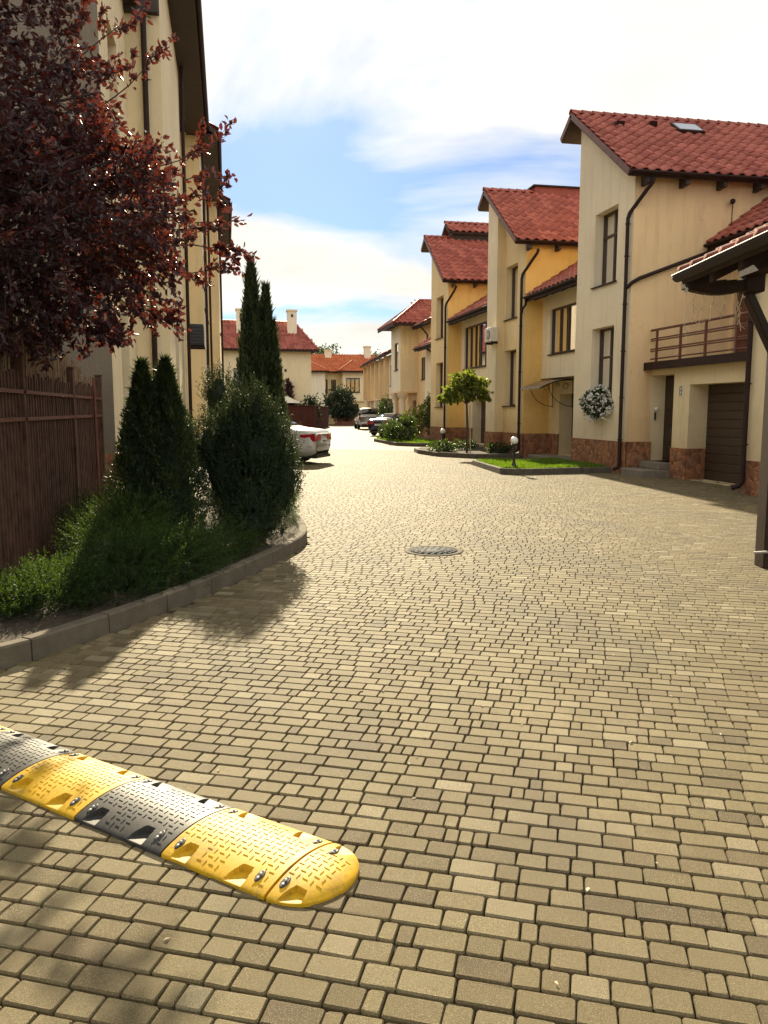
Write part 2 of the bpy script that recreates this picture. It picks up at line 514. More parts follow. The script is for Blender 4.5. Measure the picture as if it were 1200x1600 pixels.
class MB:
    """collects simple shapes, builds ONE mesh"""
    def __init__(self):
        self.v, self.f, self.s = [], [], []
    def add(self, vs, fs, smooth=False):
        n = len(self.v)
        self.v += [tuple(p) for p in vs]
        self.f += [tuple(i + n for i in f) for f in fs]
        self.s += [smooth] * len(fs)
        return self
    def box(self, x0, x1, y0, y1, z0, z1):
        return self.hexa([(x0, y0, z0), (x1, y0, z0), (x1, y1, z0), (x0, y1, z0), (x0, y0, z1), (x1, y0, z1), (x1, y1, z1), (x0, y1, z1)])
    def hexa(self, p):
        return self.add(p, [(3, 2, 1, 0), (4, 5, 6, 7), (0, 1, 5, 4), (1, 2, 6, 5), (2, 3, 7, 6), (3, 0, 4, 7)])
    def poly(self, pts):
        return self.add(pts, [tuple(range(len(pts)))])
    def prism(self, pts, vec):
        """polygon extruded by vec"""
        n = len(pts)
        vec = Vector(vec)
        a = [Vector(p) for p in pts]
        b = [p + vec for p in a]
        fs = [tuple(range(n))[::-1], tuple(range(n, 2 * n))]
        for i in range(n):
            j = (i + 1) % n
            fs.append((i, j, j + n, i + n))
        return self.add([tuple(p) for p in a + b], fs)
    def tube(self, pts, r, seg=10, caps=True):
        pts = [Vector(p) for p in pts]
        rs = r if isinstance(r, (list, tuple)) else [r] * len(pts)
        vs, fs = [], []
        up = None
        for i, p in enumerate(pts):
            if i == 0: d = pts[1] - p
            elif i == len(pts) - 1: d = p - pts[i - 1]
            else: d = (pts[i + 1] - p).normalized() + (p - pts[i - 1]).normalized()
            d.normalize()
            if up is None:
                up = Vector((0, 0, 1)) if abs(d.z) < 0.9 else Vector((1, 0, 0))
            a = d.cross(up)
            if a.length < 1e-4:
                a = d.cross(Vector((0.3, 1, 0.2)))
            a.normalize()
            b = a.cross(d).normalized()
            up = b
            for k in range(seg):
                t = 2 * math.pi * k / seg
                vs.append(p + (a * math.cos(t) + b * math.sin(t)) * rs[i])
        for i in range(len(pts) - 1):
            for k in range(seg):
                k2 = (k + 1) % seg
                fs.append((i * seg + k, i * seg + k2, (i + 1) * seg + k2, (i + 1) * seg + k))
        self.add(vs, fs, True)
        if caps:
            n = len(pts)
            self.add([vs[k] for k in range(seg)], [tuple(range(seg))[::-1]])
            self.add([vs[(n - 1) * seg + k] for k in range(seg)], [tuple(range(seg))])
        return self
    def lathe(self, prof, cx=0, cy=0, z0=0, seg=20):
        vs, fs = [], []
        for (r, z) in prof:
            for k in range(seg):
                t = 2 * math.pi * k / seg
                vs.append((cx + r * math.cos(t), cy + r * math.sin(t), z0 + z))
        for i in range(len(prof) - 1):
            for k in range(seg):
                k2 = (k + 1) % seg
                fs.append((i * seg + k, i * seg + k2, (i + 1) * seg + k2, (i + 1) * seg + k))
        return self.add(vs, fs, True)
    def mesh(self, name, mat):
        me = bpy.data.meshes.new(name)
        me.from_pydata(self.v, [], self.f)
        me.polygons.foreach_set('use_smooth', self.s)
        me.materials.append(MATS[mat])
        me.update()
        return me
    def build(self, name, mat, parent=None, loc=None, rot=None):
        return place(name, self.mesh(name, mat), parent, loc, rot)

def bevel_mod(o, w=0.006, seg=2):
    m = o.modifiers.new('bevel', 'BEVEL')
    m.width = w
    m.segments = seg
    m.limit_method = 'ANGLE'
    return o

class Fr:
    """a wall frame: u along the wall, v up, d into the wall (n points outwards)"""
    def __init__(self, o, u, n):
        self.o, self.u, self.n = Vector(o), Vector(u), Vector(n)
        self.v = Vector((0, 0, 1))
    def p(self, u, v, d=0.0):
        return tuple(self.o + self.u * u + self.v * v - self.n * d)
    def box(self, mb, u0, u1, v0, v1, d0, d1):
        mb.hexa([self.p(u0, v0, d0), self.p(u1, v0, d0), self.p(u1, v0, d1), self.p(u0, v0, d1),
                 self.p(u0, v1, d0), self.p(u1, v1, d0), self.p(u1, v1, d1), self.p(u0, v1, d1)])
        return mb

def wall(parent, name, mat, fr, u0, u1, v0, v1, holes=(), extra=None):
    """wall sheet with openings (u0,u1,v0,v1,depth) that get reveals; extra = polygons (u,v) above"""
    mb = MB()
    us = sorted({u0, u1, *[h[0] for h in holes], *[h[1] for h in holes]})
    vv = sorted({v0, v1, *[h[2] for h in holes], *[h[3] for h in holes]})
    for i in range(len(us) - 1):
        for j in range(len(vv) - 1):
            cu, cv = (us[i] + us[i + 1]) / 2, (vv[j] + vv[j + 1]) / 2
            if cu < u0 or cu > u1 or cv < v0 or cv > v1: continue
            if any(h[0] < cu < h[1] and h[2] < cv < h[3] for h in holes): continue
            mb.poly([fr.p(us[i], vv[j]), fr.p(us[i + 1], vv[j]), fr.p(us[i + 1], vv[j + 1]), fr.p(us[i], vv[j + 1])])
    for (a, b, c, d, t) in holes:
        for (p, q) in (((a, c), (b, c)), ((b, c), (b, d)), ((b, d), (a, d)), ((a, d), (a, c))):
            mb.poly([fr.p(*p), fr.p(*q), fr.p(*q, t), fr.p(*p, t)])
    for poly in (extra or []):
        mb.poly([fr.p(*q) for q in poly])
    return mb.build(name, mat, parent)

def window(parent, fr, u0, u1, v0, v1, d, cols=2, transom=None, sill=True, frame='brown_frame', fw=0.06, curtain=False, pane='pane_glass', sillmat='brown_metal', label=None):
    """frame set back by d, panes each their own piece"""
    mb = MB()
    fr.box(mb, u0, u0 + fw, v0, v1, d - 0.05, d + 0.02)
    fr.box(mb, u1 - fw, u1, v0, v1, d - 0.05, d + 0.02)
    fr.box(mb, u0 + fw, u1 - fw, v0, v0 + fw, d - 0.048, d + 0.018)
    fr.box(mb, u0 + fw, u1 - fw, v1 - fw, v1, d - 0.048, d + 0.018)
    W = (u1 - u0 - 2 * fw)
    cw = W / cols
    for k in range(1, cols):
        c = u0 + fw + cw * k
        fr.box(mb, c - fw * 0.6, c + fw * 0.6, v0 + fw, v1 - fw, d - 0.046, d + 0.016)
    if transom:
        fr.box(mb, u0 + fw, u1 - fw, transom - fw * 0.5, transom + fw * 0.5, d - 0.044, d + 0.014)
    o = mb.build('window', frame, parent)
    if label: o['label'] = label
    vs_ = [v0 + fw, transom, v1 - fw] if transom else [v0 + fw, v1 - fw]
    for k in range(cols):
        for j in range(len(vs_) - 1):
            a, b = u0 + fw + cw * k, u0 + fw + cw * (k + 1)
            pb = MB()
            fr.box(pb, a, b, vs_[j], vs_[j + 1], d, d + 0.008)
            pb.build('pane', pane, o)
    # room behind: dark backing and wavy curtains to both sides
    rb = MB()
    for q in ((u0, v0, u0, v1), (u0, v1, u1, v1), (u1, v1, u1, v0), (u1, v0, u0, v0)):
        rb.poly([fr.p(q[0], q[1], d + 0.021), fr.p(q[2], q[3], d + 0.021), fr.p(q[2], q[3], d + 0.55), fr.p(q[0], q[1], d + 0.55)])
    rb.poly([fr.p(u0, v0, d + 0.55), fr.p(u1, v0, d + 0.55), fr.p(u1, v1, d + 0.55), fr.p(u0, v1, d + 0.55)])
    rb.build('room_lining', 'interior', o)
    wc = (u1 - u0) * random.uniform(0.22, 0.36)
    for (ca, cb) in ((u0 + 0.02, u0 + wc), (u1 - wc * random.uniform(0.8, 1.1), u1 - 0.02)):
        cbm = MB()
        nn_ = 22
        vs_, fs_ = [], []
        for q in range(nn_ + 1):
            uu = ca + (cb - ca) * q / nn_
            dd = d + 0.14 + 0.028 * math.sin(q * 1.35)
            vs_ += [fr.p(uu, v0 + 0.03, dd), fr.p(uu, v1 - 0.03, dd)]
        for q in range(nn_):
            fs_.append((2 * q, 2 * q + 2, 2 * q + 3, 2 * q + 1))
        cbm.add(vs_, fs_, True)
        cbm.build('curtain', 'curtain', o)
    if sill:
        sb = MB()
        fr.box(sb, u0 - 0.06, u1 + 0.06, v0 - 0.035, v0, -0.06, d - 0.052)
        sb.build('sill', sillmat, o)
    return o

def gutter(parent, p0, p1, out, r=0.065, mat='brown_metal'):
    """half round gutter from p0 to p1"""
    p0, p1, out = Vector(p0), Vector(p1), Vector(out).normalized()
    mb = MB()
    vs, fs = [], []
    n = 7
    for p in (p0, p1):
        for k in range(n):
            t = math.pi * k / (n - 1)
            vs.append(p + out * (math.cos(t) * r) + Vector((0, 0, -math.sin(t) * r)))
        for k in range(n):
            t = math.pi * (n - 1 - k) / (n - 1)
            vs.append(p + out * (math.cos(t) * (r - 0.01)) + Vector((0, 0, -math.sin(t) * (r - 0.01))))
    N = 2 * n
    for k in range(N):
        fs.append((k, (k + 1) % N, N + (k + 1) % N, N + k))
    mb.add(vs, fs, True)
    mb.add(vs[:N], [tuple(range(N))])
    mb.add(vs[N:], [tuple(range(N))])
    return mb.build('gutter', mat, parent)

def downpipe(parent, pts, r=0.045, brackets=(), mat='brown_metal', bdir=(1, 0, 0)):
    mb = MB()
    mb.tube(pts, r, 10)
    o = mb.build('downpipe', mat, parent)
    for b in brackets:
        bb = MB()
        bb.lathe([(r + 0.002, -0.015), (r + 0.012, -0.015), (r + 0.012, 0.015), (r + 0.002, 0.015)], b[0], b[1], b[2], 12)
        d = Vector(bdir)
        bb.tube([b, tuple(Vector(b) + d * 0.12)], 0.008, 6)
        bb.build('bracket', mat, o)
    return o

# ------------------------------------------------------------------ ground
mb = MB()
mb.poly([(-600, -600, -0.06), (600, -600, -0.06), (600, 600, -0.06), (-600, 600, -0.06)])
tag(mb.build('ground', 'terrain'), kind='structure')

PA = R(-25)                                    # direction of the stone courses
tv = np.array([math.cos(PA), math.sin(PA)])
nv = np.array([-math.sin(PA), math.cos(PA)])
N_NEAR = 33.0                                  # courses are built stone by stone up to here
def rowpt(t_, n_):
    return tv * t_ + nv * n_
mb = MB()
c = [rowpt(-40, -6), rowpt(40, -6), rowpt(40, N_NEAR + 0.3), rowpt(-40, N_NEAR + 0.3)]
mb.poly([(p[0], p[1], -0.017) for p in c])
road = mb.build('road', 'joint_sand')
tag(road, kind='structure')
mb = MB()
c = [rowpt(-60, N_NEAR), rowpt(60, N_NEAR), (70, 180), (-60, 180)]
mb.poly([(p[0], p[1], -0.004) for p in c])
o = mb.build('paving_far', 'paving_far', road)

# kerb line of the planting bed on the left (outer foot of the kerb)
KERB = [(-3.2, 4.55), (-2.3, 4.95), (-1.51, 5.48), (-1.18, 5.86), (-0.73, 6.52), (-0.19, 7.45), (0.26, 8.36), (0.60, 9.1), (0.86, 9.75), (0.99, 10.4), (1.02, 11.2), (0.98, 12.2), (0.82, 13.0), (0.3, 13.6), (-1.0, 13.9)]
def resample(pts, n):
    P = np.array(pts, float)
    # Catmull-Rom
    out = []
    Q = np.vstack([2 * P[0] - P[1], P, 2 * P[-1] - P[-2]])
    for i in range(1, len(Q) - 2):
        for s in np.linspace(0, 1, 12, endpoint=False):
            a, b, c_, d = Q[i - 1], Q[i], Q[i + 1], Q[i + 2]
            out.append(0.5 * ((2 * b) + (-a + c_) * s + (2 * a - 5 * b + 4 * c_ - d) * s ** 2 + (-a + 3 * b - 3 * c_ + d) * s ** 3))
    out.append(P[-1])
    out = np.array(out)
    L = np.r_[0, np.cumsum(np.linalg.norm(np.diff(out, axis=0), axis=1))]
    s = np.linspace(0, L[-1], n)
    return np.c_[np.interp(s, L, out[:, 0]), np.interp(s, L, out[:, 1])], L[-1]
kc, kl = resample(KERB, 161)
def in_poly(px, py, poly):
    inside = np.zeros(len(px), bool)
    n = len(poly)
    for i in range(n):
        x1, y1 = poly[i]
        x2, y2 = poly[(i + 1) % n]
        cond = ((y1 > py) != (y2 > py))
        xi = (x2 - x1) * (py - y1) / (y2 - y1 + 1e-12) + x1
        inside ^= cond & (px < xi)
    return inside
BED = [tuple(p) for p in kc] + [(-8, 13.9), (-8, 4.55)]

# pavers
LENS = [0.172, 0.115, 0.086, 0.058]
prob = [0.30, 0.36, 0.20, 0.14]
pav = []          # t, n, length
n0 = 0.5
nrows = int((N_NEAR - n0) / 0.106)
for ri in range(nrows):
    nn = n0 + ri * 0.106
    # clip the course to what a camera near this spot can see
    ts = np.linspace(-30, 30, 601)
    P = rowpt(0, nn)[None] + ts[:, None] * tv[None]
    a = np.arctan2(P[:, 0], P[:, 1]) - R(11)
    dist = np.hypot(P[:, 0], P[:, 1])
    lim = R(27) + np.clip(1.3 / np.maximum(dist, 0.5), 0, 0.7)
    ok = (np.abs(a) < lim) & (P[:, 1] > 0.9) & (P[:, 0] < 11.3)
    if not ok.any(): continue
    t0, t1 = ts[ok].min(), ts[ok].max()
    t = t0 + random.random() * 0.15
    last = None
    while t < t1:
        L = random.choices(LENS, prob)[0]
        pav.append((t + L / 2, nn + 0.053, L))
        t += L
pav = np.array(pav)
PX = pav[:, 0:1] * tv[None] + pav[:, 1:2] * nv[None]
keep = ~in_poly(PX[:, 0], PX[:, 1], BED)
pav, PX = pav[keep], PX[keep]
tints = np.clip(rng.normal(0.52, 0.25, len(pav)), 0, 1)
tints = np.where(rng.random(len(pav)) < 0.10, tints * 0.45, tints)
tints = np.where(rng.random(len(pav)) < 0.05, np.minimum(1, tints + 0.35), tints)
PW = 0.106
def paver_ring(L, W, inset, insy, cut):
    a, b = L / 2 - inset, W / 2 - insy
    c_ = cut
    return np.array([(-a + c_, -b), (a - c_, -b), (a, -b + c_), (a, b - c_), (a - c_, b), (-a + c_, b), (-a, b - c_), (-a, -b + c_)])
def paver_verts(L):
    g, gy = 0.0020, 0.0042
    top = paver_ring(L, PW, g + 0.0040, gy + 0.0058, 0.0055)
    mid = paver_ring(L, PW, g + 0.0006, gy + 0.0006, 0.0072)
    bot = paver_ring(L, PW, g, gy, 0.0076)
    V = np.zeros((24, 3))
    V[:8, :2], V[8:16, :2], V[16:, :2] = top, mid, bot
    V[:8, 2], V[8:16, 2], V[16:, 2] = 0.0, -0.0060, -0.022
    return V
PF = []
for r_ in (0, 8):
    for k in range(8):
        k2 = (k + 1) % 8
        PF.append((r_ + k2, r_ + k, r_ + 8 + k, r_ + 8 + k2))
PF += [(0, 1, 2, 7), (7, 2, 3, 6), (6, 3, 4, 5)]
PF = np.array(PF)
depth = PX[:, 0] * math.sin(R(11)) + PX[:, 1] * math.cos(R(11))
lat = PX[:, 0] * math.cos(R(11)) - PX[:, 1] * math.sin(R(11))
vis = (np.abs(lat) < 0.48 * depth + 0.02) & (depth > 1.88)
order = np.argsort(np.where(vis, depth, 1e9))
near = order[:296]
rest = np.setdiff1d(np.arange(len(pav)), near)
variants = {}
for L in LENS:
    for k in range(8):
        pv_ = paver_verts(L)
        pv_[:, :2] += np.tile(rng.normal(0, 0.0011, (8, 2)), (3, 1))
        pv_[:8, 2] += rng.normal(0, 0.0006, 8)
        me = np_mesh('paver', pv_, PF, 'paver', np.full(24, 0.04 + 0.92 * k / 7))
        variants[(L, k)] = me
for i in near:
    L = pav[i, 2]
    k = int(np.clip(round((tints[i] - 0.04) / 0.92 * 7), 0, 7))
    o = place('paver', variants[(min(LENS, key=lambda q: abs(q - L)), k)], road,
              (PX[i, 0], PX[i, 1], rng.normal(0, 0.0014)), (rng.normal(0, 0.005), rng.normal(0, 0.005), PA + rng.normal(0, 0.007)))
def pavers_joined(idx, simple):
    Vs, Fs, Ts = [], [], []
    off = 0
    for L in LENS:
        ii = idx[np.abs(pav[idx, 2] - L) < 0.001]
        if len(ii) == 0: continue
        V0 = paver_verts(L)
        F0 = PF
        if simple:
            a, b = L / 2 - 0.0022, PW / 2 - 0.0046
            a2, b2 = a - 0.004, b - 0.006
            V0 = np.array([(-a2, -b2, 0), (a2, -b2, 0), (a2, b2, 0), (-a2, b2, 0), (-a, -b, -0.012), (a, -b, -0.012), (a, b, -0.012), (-a, b, -0.012)])
            F0 = np.array([(0, 1, 2, 3), (1, 0, 4, 5), (2, 1, 5, 6), (3, 2, 6, 7), (0, 3, 7, 4)])
        n = len(ii)
        an = PA + rng.normal(0, 0.006, n)
        jt = 0.0009 if simple else 0.0022
        tx, ty = rng.normal(0, jt, n), rng.normal(0, jt, n)
        zz = rng.normal(0, 0.0004 if simple else 0.0008, n)
        x, y = V0[None, :, 0], V0[None, :, 1]
        X = x * np.cos(an)[:, None] - y * np.sin(an)[:, None] + PX[ii, 0][:, None]
        Y = x * np.sin(an)[:, None] + y * np.cos(an)[:, None] + PX[ii, 1][:, None]
        Z = V0[None, :, 2] + zz[:, None] + x * ty[:, None] + y * tx[:, None]
        if not simple:
            j_ = rng.normal(0, 0.0008, (n, 8, 2))
            j_ = np.tile(j_, (1, 3, 1))
            X = X + j_[:, :, 0]; Y = Y + j_[:, :, 1]
        Vs.append(np.stack([X, Y, Z], -1).reshape(-1, 3))
        m = len(V0)
        Fs.append((F0[None] + (np.arange(n) * m)[:, None, None]).reshape(-1, 4) + off)
        Ts.append(np.repeat(tints[ii], m))
        off += n * m
    return np_mesh('pavers', np.vstack(Vs), np.vstack(Fs), 'paver', np.concatenate(Ts))
dr = depth[rest]
for sel, simple in ((rest[dr < 9], False), (rest[dr >= 9], True)):
    o = place('paver_field', pavers_joined(sel, simple), road)
    o['kind'] = 'stuff'

# kerb of the planting bed, stone by stone
def kerb_run(name, path, parent, h, w, mat, stone=0.72, z0=-0.05, jitter=0.004):
    P, L = path
    s = np.linspace(0, L, len(P))
    n = max(1, int(round(L / stone)))
    for k in range(n):
        a, b = L * k / n + 0.006, L * (k + 1) / n - 0.006
        ss = np.linspace(a, b, 6)
        q = np.c_[np.interp(ss, s, P[:, 0]), np.interp(ss, s, P[:, 1])]
        d = np.gradient(q, axis=0)
        d /= np.linalg.norm(d, axis=1)[:, None]
        inn = np.c_[-d[:, 1], d[:, 0]]
        hh = h + random.uniform(-jitter, jitter)
        m = MB()
        vs_, fs_ = [], []
        ch = 0.014
        for j in range(6):
            for (o_, z_) in ((0, z0), (0, hh - ch), (ch, hh), (w - ch, hh), (w, hh - ch), (w, z0)):
                p = q[j] + inn[j] * o_
                vs_.append((p[0], p[1], z_))
        for j in range(5):
            for e in range(5):
                fs_.append((j * 6 + e, j * 6 + e + 1, (j + 1) * 6 + e + 1, (j + 1) * 6 + e))
        fs_ += [tuple(range(6))[::-1], tuple(range(30, 36))]
        m.add(vs_, fs_)
        m.build('kerbstone', mat, parent)

bed_r = empty('planting_bed')
tag(bed_r, kind='structure')
kerb_run('kerb', (kc, kl), bed_r, 0.145, 0.11, 'kerb_concrete')
ins = []
for i in range(len(kc)):
    d = kc[min(i + 1, len(kc) - 1)] - kc[max(i - 1, 0)]
    d /= np.linalg.norm(d)
    ins.append(kc[i] + np.array([-d[1], d[0]]) * 0.10)
mb = MB()
mb.poly([(p[0], p[1], 0.10) for p in ins] + [(-8, 13.9, 0.10), (-8, 4.5, 0.10)])
mb.build('soil', 'soil', bed_r)
# ------------------------------------------------------------------ speed bump
def make_bump():
    root = empty('speed_bump', (0, 0, 0))
    A0 = np.array([-1.04, 3.67]); A1 = np.array([0.085, 2.615])
    ax = (A1 - A0) / np.linalg.norm(A1 - A0)
    bx_ = np.array([-ax[1], ax[0]])
    Ls = np.linalg.norm(A1 - A0) / 3
    W = 0.415
    root.location = (A0[0], A0[1], 0.002)
    root.rotation_euler = (0, 0, math.atan2(ax[1], ax[0]))
    Hh = 0.052
    def prof(v):
        s = np.clip(v / W, 0, 1)
        return 0.010 + (Hh - 0.010) * np.clip(np.sin(np.pi * s), 0, 1) ** 0.75
    NOT = [(0.10, 1), (0.74, 1), (0.16, -1), (0.80, -1)]          # notches: place along the section, side
    def section(u0, mat, cap=False, notch=True, endu=None):
        nu, nv_ = (130, 112)
        Lc = Ls if not cap else 0.205
        us = np.linspace(0.004, Lc - 0.004 if not cap else Lc, nu)
        vv = np.linspace(0, W, nv_)
        U, Vv = np.meshgrid(us, vv, indexing='ij')
        if cap:
            # half ellipse end
            s = np.clip(U / Lc, 0, 1)
            half = np.sqrt(np.clip(1 - s ** 2.3, 0.0, 1)) 
            c0 = W / 2
            Vq = c0 + (Vv - c0) * np.maximum(half, 0.02)
            Z = 0.010 + (prof(Vv) - 0.010) * (half ** 1.1)
            Vv2 = Vq
        else:
            Z = prof(Vv)
            Vv2 = Vv
        if notch:
            spots = [(0.17 * Ls, 0), (0.70 * Ls, 0), (0.22 * Ls, 1), (0.78 * Ls, 1)] if not cap else [(0.085, 0), (0.075, 1)]
            for (uc, side) in spots:
                dv = Vv2 if side == 0 else W - Vv2
                reach = 0.085
                wd = np.where(dv < reach, 0.040 - 0.018 * np.clip(dv / reach, 0, 1) ** 2, 0)
                m_ = (np.abs(U - uc - (0.12 * dv if side == 0 else 0)) < wd) & (dv < reach) & (dv >= -1)
                Z = np.where(m_, np.minimum(Z, 0.011), Z)
        V3 = np.stack([U + u0, Vv2, Z], -1).reshape(-1, 3)
        idx = np.arange(nu * nv_).reshape(nu, nv_)
        F = np.stack([idx[:-1, :-1], idx[1:, :-1], idx[1:, 1:], idx[:-1, 1:]], -1).reshape(-1, 4)
        # skirts down to the ground
        edge = np.concatenate([idx[:, 0], idx[-1, 1:], idx[::-1, -1][1:], idx[0, ::-1][1:]])
        base = V3[edge].copy(); base[:, 2] = -0.004
        nb = len(V3)
        V3 = np.vstack([V3, base])
        m = len(edge)
        F2 = np.array([(edge[i], edge[(i + 1) % m], nb + (i + 1) % m, nb + i) for i in range(m)])
        o = place('bump_section', np_mesh('bump_section', V3, np.vstack([F, F2]), mat), root)
        # chequered tread
        def hz(u, v):
            if cap:
                s = min(1, max(0, (u - u0) / Lc))
                h_ = math.sqrt(max(0, 1 - s ** 2.3))
                if abs(v - W / 2) > h_ * W / 2 - 0.03: return None
                vs0 = W / 2 + (v - W / 2) / max(h_, 0.02)
                return 0.010 + (float(prof(np.array(vs0))) - 0.010) * h_ ** 1.1
            return float(prof(np.array(v)))
        tb = MB()
        pu = 0.030
        nu2 = int((Lc - 0.03) / pu)
        for i in range(nu2):
            for j in range(int((W - 0.05) / pu)):
                u = u0 + 0.022 + pu * i
                v = 0.03 + pu * j
                near_n = False
                if notch:
                    for (uc, side) in spots:
                        dv = v if side == 0 else W - v
                        if abs(u - u0 - uc) < 0.075 and dv < 0.105: near_n = True
                if near_n: continue
                hl, hw = 0.0115, 0.0024
                if (i + j) % 2: du, dv = hl, hw
                else: du, dv = hw, hl
                zs = [hz(u + a, v + b) for a, b in ((-du, -dv), (du, -dv), (du, dv), (-du, dv))]
                if any(z is None for z in zs): continue
                low = [(u + a, v + b, z - 0.001) for (a, b), z in zip(((-du, -dv), (du, -dv), (du, dv), (-du, dv)), zs)]
                k = 0.62
                top = [(u + a * (1 - 0.0014 / max(du, 1e-6) ), v + b * (1 - 0.0014 / max(dv, 1e-6)), z + 0.0026) for (a, b), z in zip(((-du, -dv), (du, -dv), (du, dv), (-du, dv)), zs)]
                tb.hexa(low + top)
        t_ = tb.build('tread', mat, o)
        t_['kind'] = 'stuff'
        # bolts: dark socket, bright head
        bs = [(0.06 * Ls + 0.01, 0.062), (0.86 * Ls, 0.062), (0.08 * Ls, W - 0.06), (0.93 * Ls, W - 0.06)] if not cap else [(0.028, 0.075), (0.06, W - 0.09)]
        for (bu, bv) in bs:
            z = hz(u0 + bu, bv)
            if z is None: continue
            sl = 0.55 if bv < W / 2 else -0.55
            sb = MB()
            sb.lathe([(0.0, 0.0008), (0.020, 0.0008), (0.026, 0.0022), (0.028, -0.004)], 0, 0, 0, 18)
            s_ = sb.build('bolt', 'rubber_black', o, (u0 + bu, bv, z + 0.002), (math.atan(sl * 0.42), 0, 0))
            s_.scale = (0.5, 1.05, 0.8)
            hb = MB()
            hb.lathe([(0.0, 0.007), (0.004, 0.0066), (0.0058, 0.005), (0.0058, 0.001)], 0, 0.006, 0, 6)
            hb.lathe([(0.0, 0.0028), (0.005, 0.0024), (0.006, 0.001)], 0, -0.012, 0, 12)
            h_ = hb.build('bolt_head', 'steel_bolt', o, (u0 + bu, bv, z + 0.003), (math.atan(sl * 0.42), 0, 0))
        return o
    section(-2 * Ls, 'rubber_yellow')
    section(-Ls, 'rubber_black')
    section(0, 'rubber_yellow')
    section(Ls, 'rubber_black')
    section(2 * Ls, 'rubber_yellow')
    o = section(3 * Ls + 0.004, 'rubber_yellow', cap=True)
    o['label'] = 'rounded yellow end piece'
    tag(root, 'yellow and black ribbed rubber speed bump bolted to the paving', 'speed bump')
make_bump()

# ------------------------------------------------------------------ manhole cover
mh = empty('manhole_cover', (2.40, 9.22, 0.002))
tag(mh, 'round grey iron manhole cover set in the paving', 'manhole cover')
mb = MB()
mb.lathe([(0.355, -0.01), (0.355, 0.004), (0.30, 0.006), (0.296, -0.002)], 0, 0, 0, 40)
mb.build('rim', 'kerb_concrete', mh)
m_simple('cast_iron', (0.06, 0.062, 0.068), 0.8, 0.45, 20, metal=0.0, spec=0.12)
mb = MB()
mb.lathe([(0.292, -0.004), (0.292, 0.004), (0.0, 0.005)], 0, 0, 0, 40)
lidm = mb.build('lid', 'cast_iron', mh)
mb = MB()
for rr, n in ((0.25, 20), (0.18, 14), (0.11, 8)):
    for k in range(n):
        a = 2 * math.pi * k / n
        cx, cy = rr * math.cos(a), rr * math.sin(a)
        mb.box(cx - 0.018, cx + 0.018, cy - 0.018, cy + 0.018, 0.003, 0.009)
mb.build('stud_pattern', 'cast_iron', lidm)

# ------------------------------------------------------------------ roof tiles
TW, TL = 0.33, 0.38
def tile_shape(w=TW, l=TL, seg=8):
    """S shaped pantile, x across, y down the slope (0 = upper end), z proud of the roof"""
    V, F = [], []
    xs = np.linspace(0, w, seg + 1)
    zs = 0.040 * np.sin(xs / w * 2 * math.pi + 0.3) + 0.042
    for yy, lift in ((-0.06, 0.000), (l, 0.050)):
        for x, z in zip(xs, zs):
            V.append((x, yy, z + lift))
    for x, z in zip(xs, zs):
        V.append((x, l, z + 0.010))
    n = seg + 1
    for k in range(seg):
        F.append((k, n + k, n + k + 1, k + 1))
        F.append((n + k, 2 * n + k, 2 * n + k + 1, n + k + 1))
    return np.array(V), np.array(F)
TV, TF = tile_shape()

def roof_frame(p_top, along, down):
    """matrix: x along the ridge, y down the slope, z normal"""
    a, d = Vector(along).normalized(), Vector(down).normalized()
    n = a.cross(d).normalized()
    if n.z < 0:
        n = -n
    return Matrix(((a.x, d.x, n.x, p_top[0]), (a.y, d.y, n.y, p_top[1]), (a.z, d.z, n.z, p_top[2]), (0, 0, 0, 1)))

tile_variants = {}
def tile_mesh_var(mat, k):
    if (mat, k) not in tile_variants:
        tile_variants[(mat, k)] = np_mesh('roof_tile', TV, TF, mat, np.full(len(TV), 0.1 + 0.2 * k), smooth=True)
    return tile_variants[(mat, k)]

def tiles(parent, M, width, length, mat='roof_tile', single=False, tw=TW, tl=TL, mask=None, limit=296):
    """cover a slope; single = every tile an object, else one joined field"""
    nc, nr = max(1, int(round(width / tw))), max(1, int(round(length / tl)))
    sx, sy = width / nc, length / nr
    T = []
    for r_ in range(nr):
        for c_ in range(nc):
            x, y = c_ * sx, r_ * sy
            if mask is not None and not mask(x + sx / 2, y + sy / 2): continue
            T.append((x, y, random.random()))
    if single and len(T) <= limit:
        for (x, y, q) in T:
            o = place('roof_tile', tile_mesh_var(mat, min(4, int(q * 5))), parent)
            o.matrix_world = M @ Matrix.Translation((x, y, random.uniform(-0.003, 0.003))) @ Matrix.Diagonal((sx / TW, sy / TL, 1, 1))
        return
    if not T: return
    T = np.array(T)
    V = TV * np.array([sx / TW, sy / TL, 1])
    n = len(T)
    VV = V[None] + np.stack([T[:, 0], T[:, 1], rng.uniform(-0.003, 0.003, n)], -1)[:, None, :]
    VV = VV.reshape(-1, 3)
    Mn = np.array(M)
    VV = VV @ Mn[:3, :3].T + Mn[:3, 3]
    FF = (TF[None] + (np.arange(n) * len(V))[:, None, None]).reshape(-1, 4)
    o = place('tile_field', np_mesh('tile_field', VV, FF, mat, np.repeat(T[:, 2], len(V)), smooth=True), parent)
    o['kind'] = 'stuff'

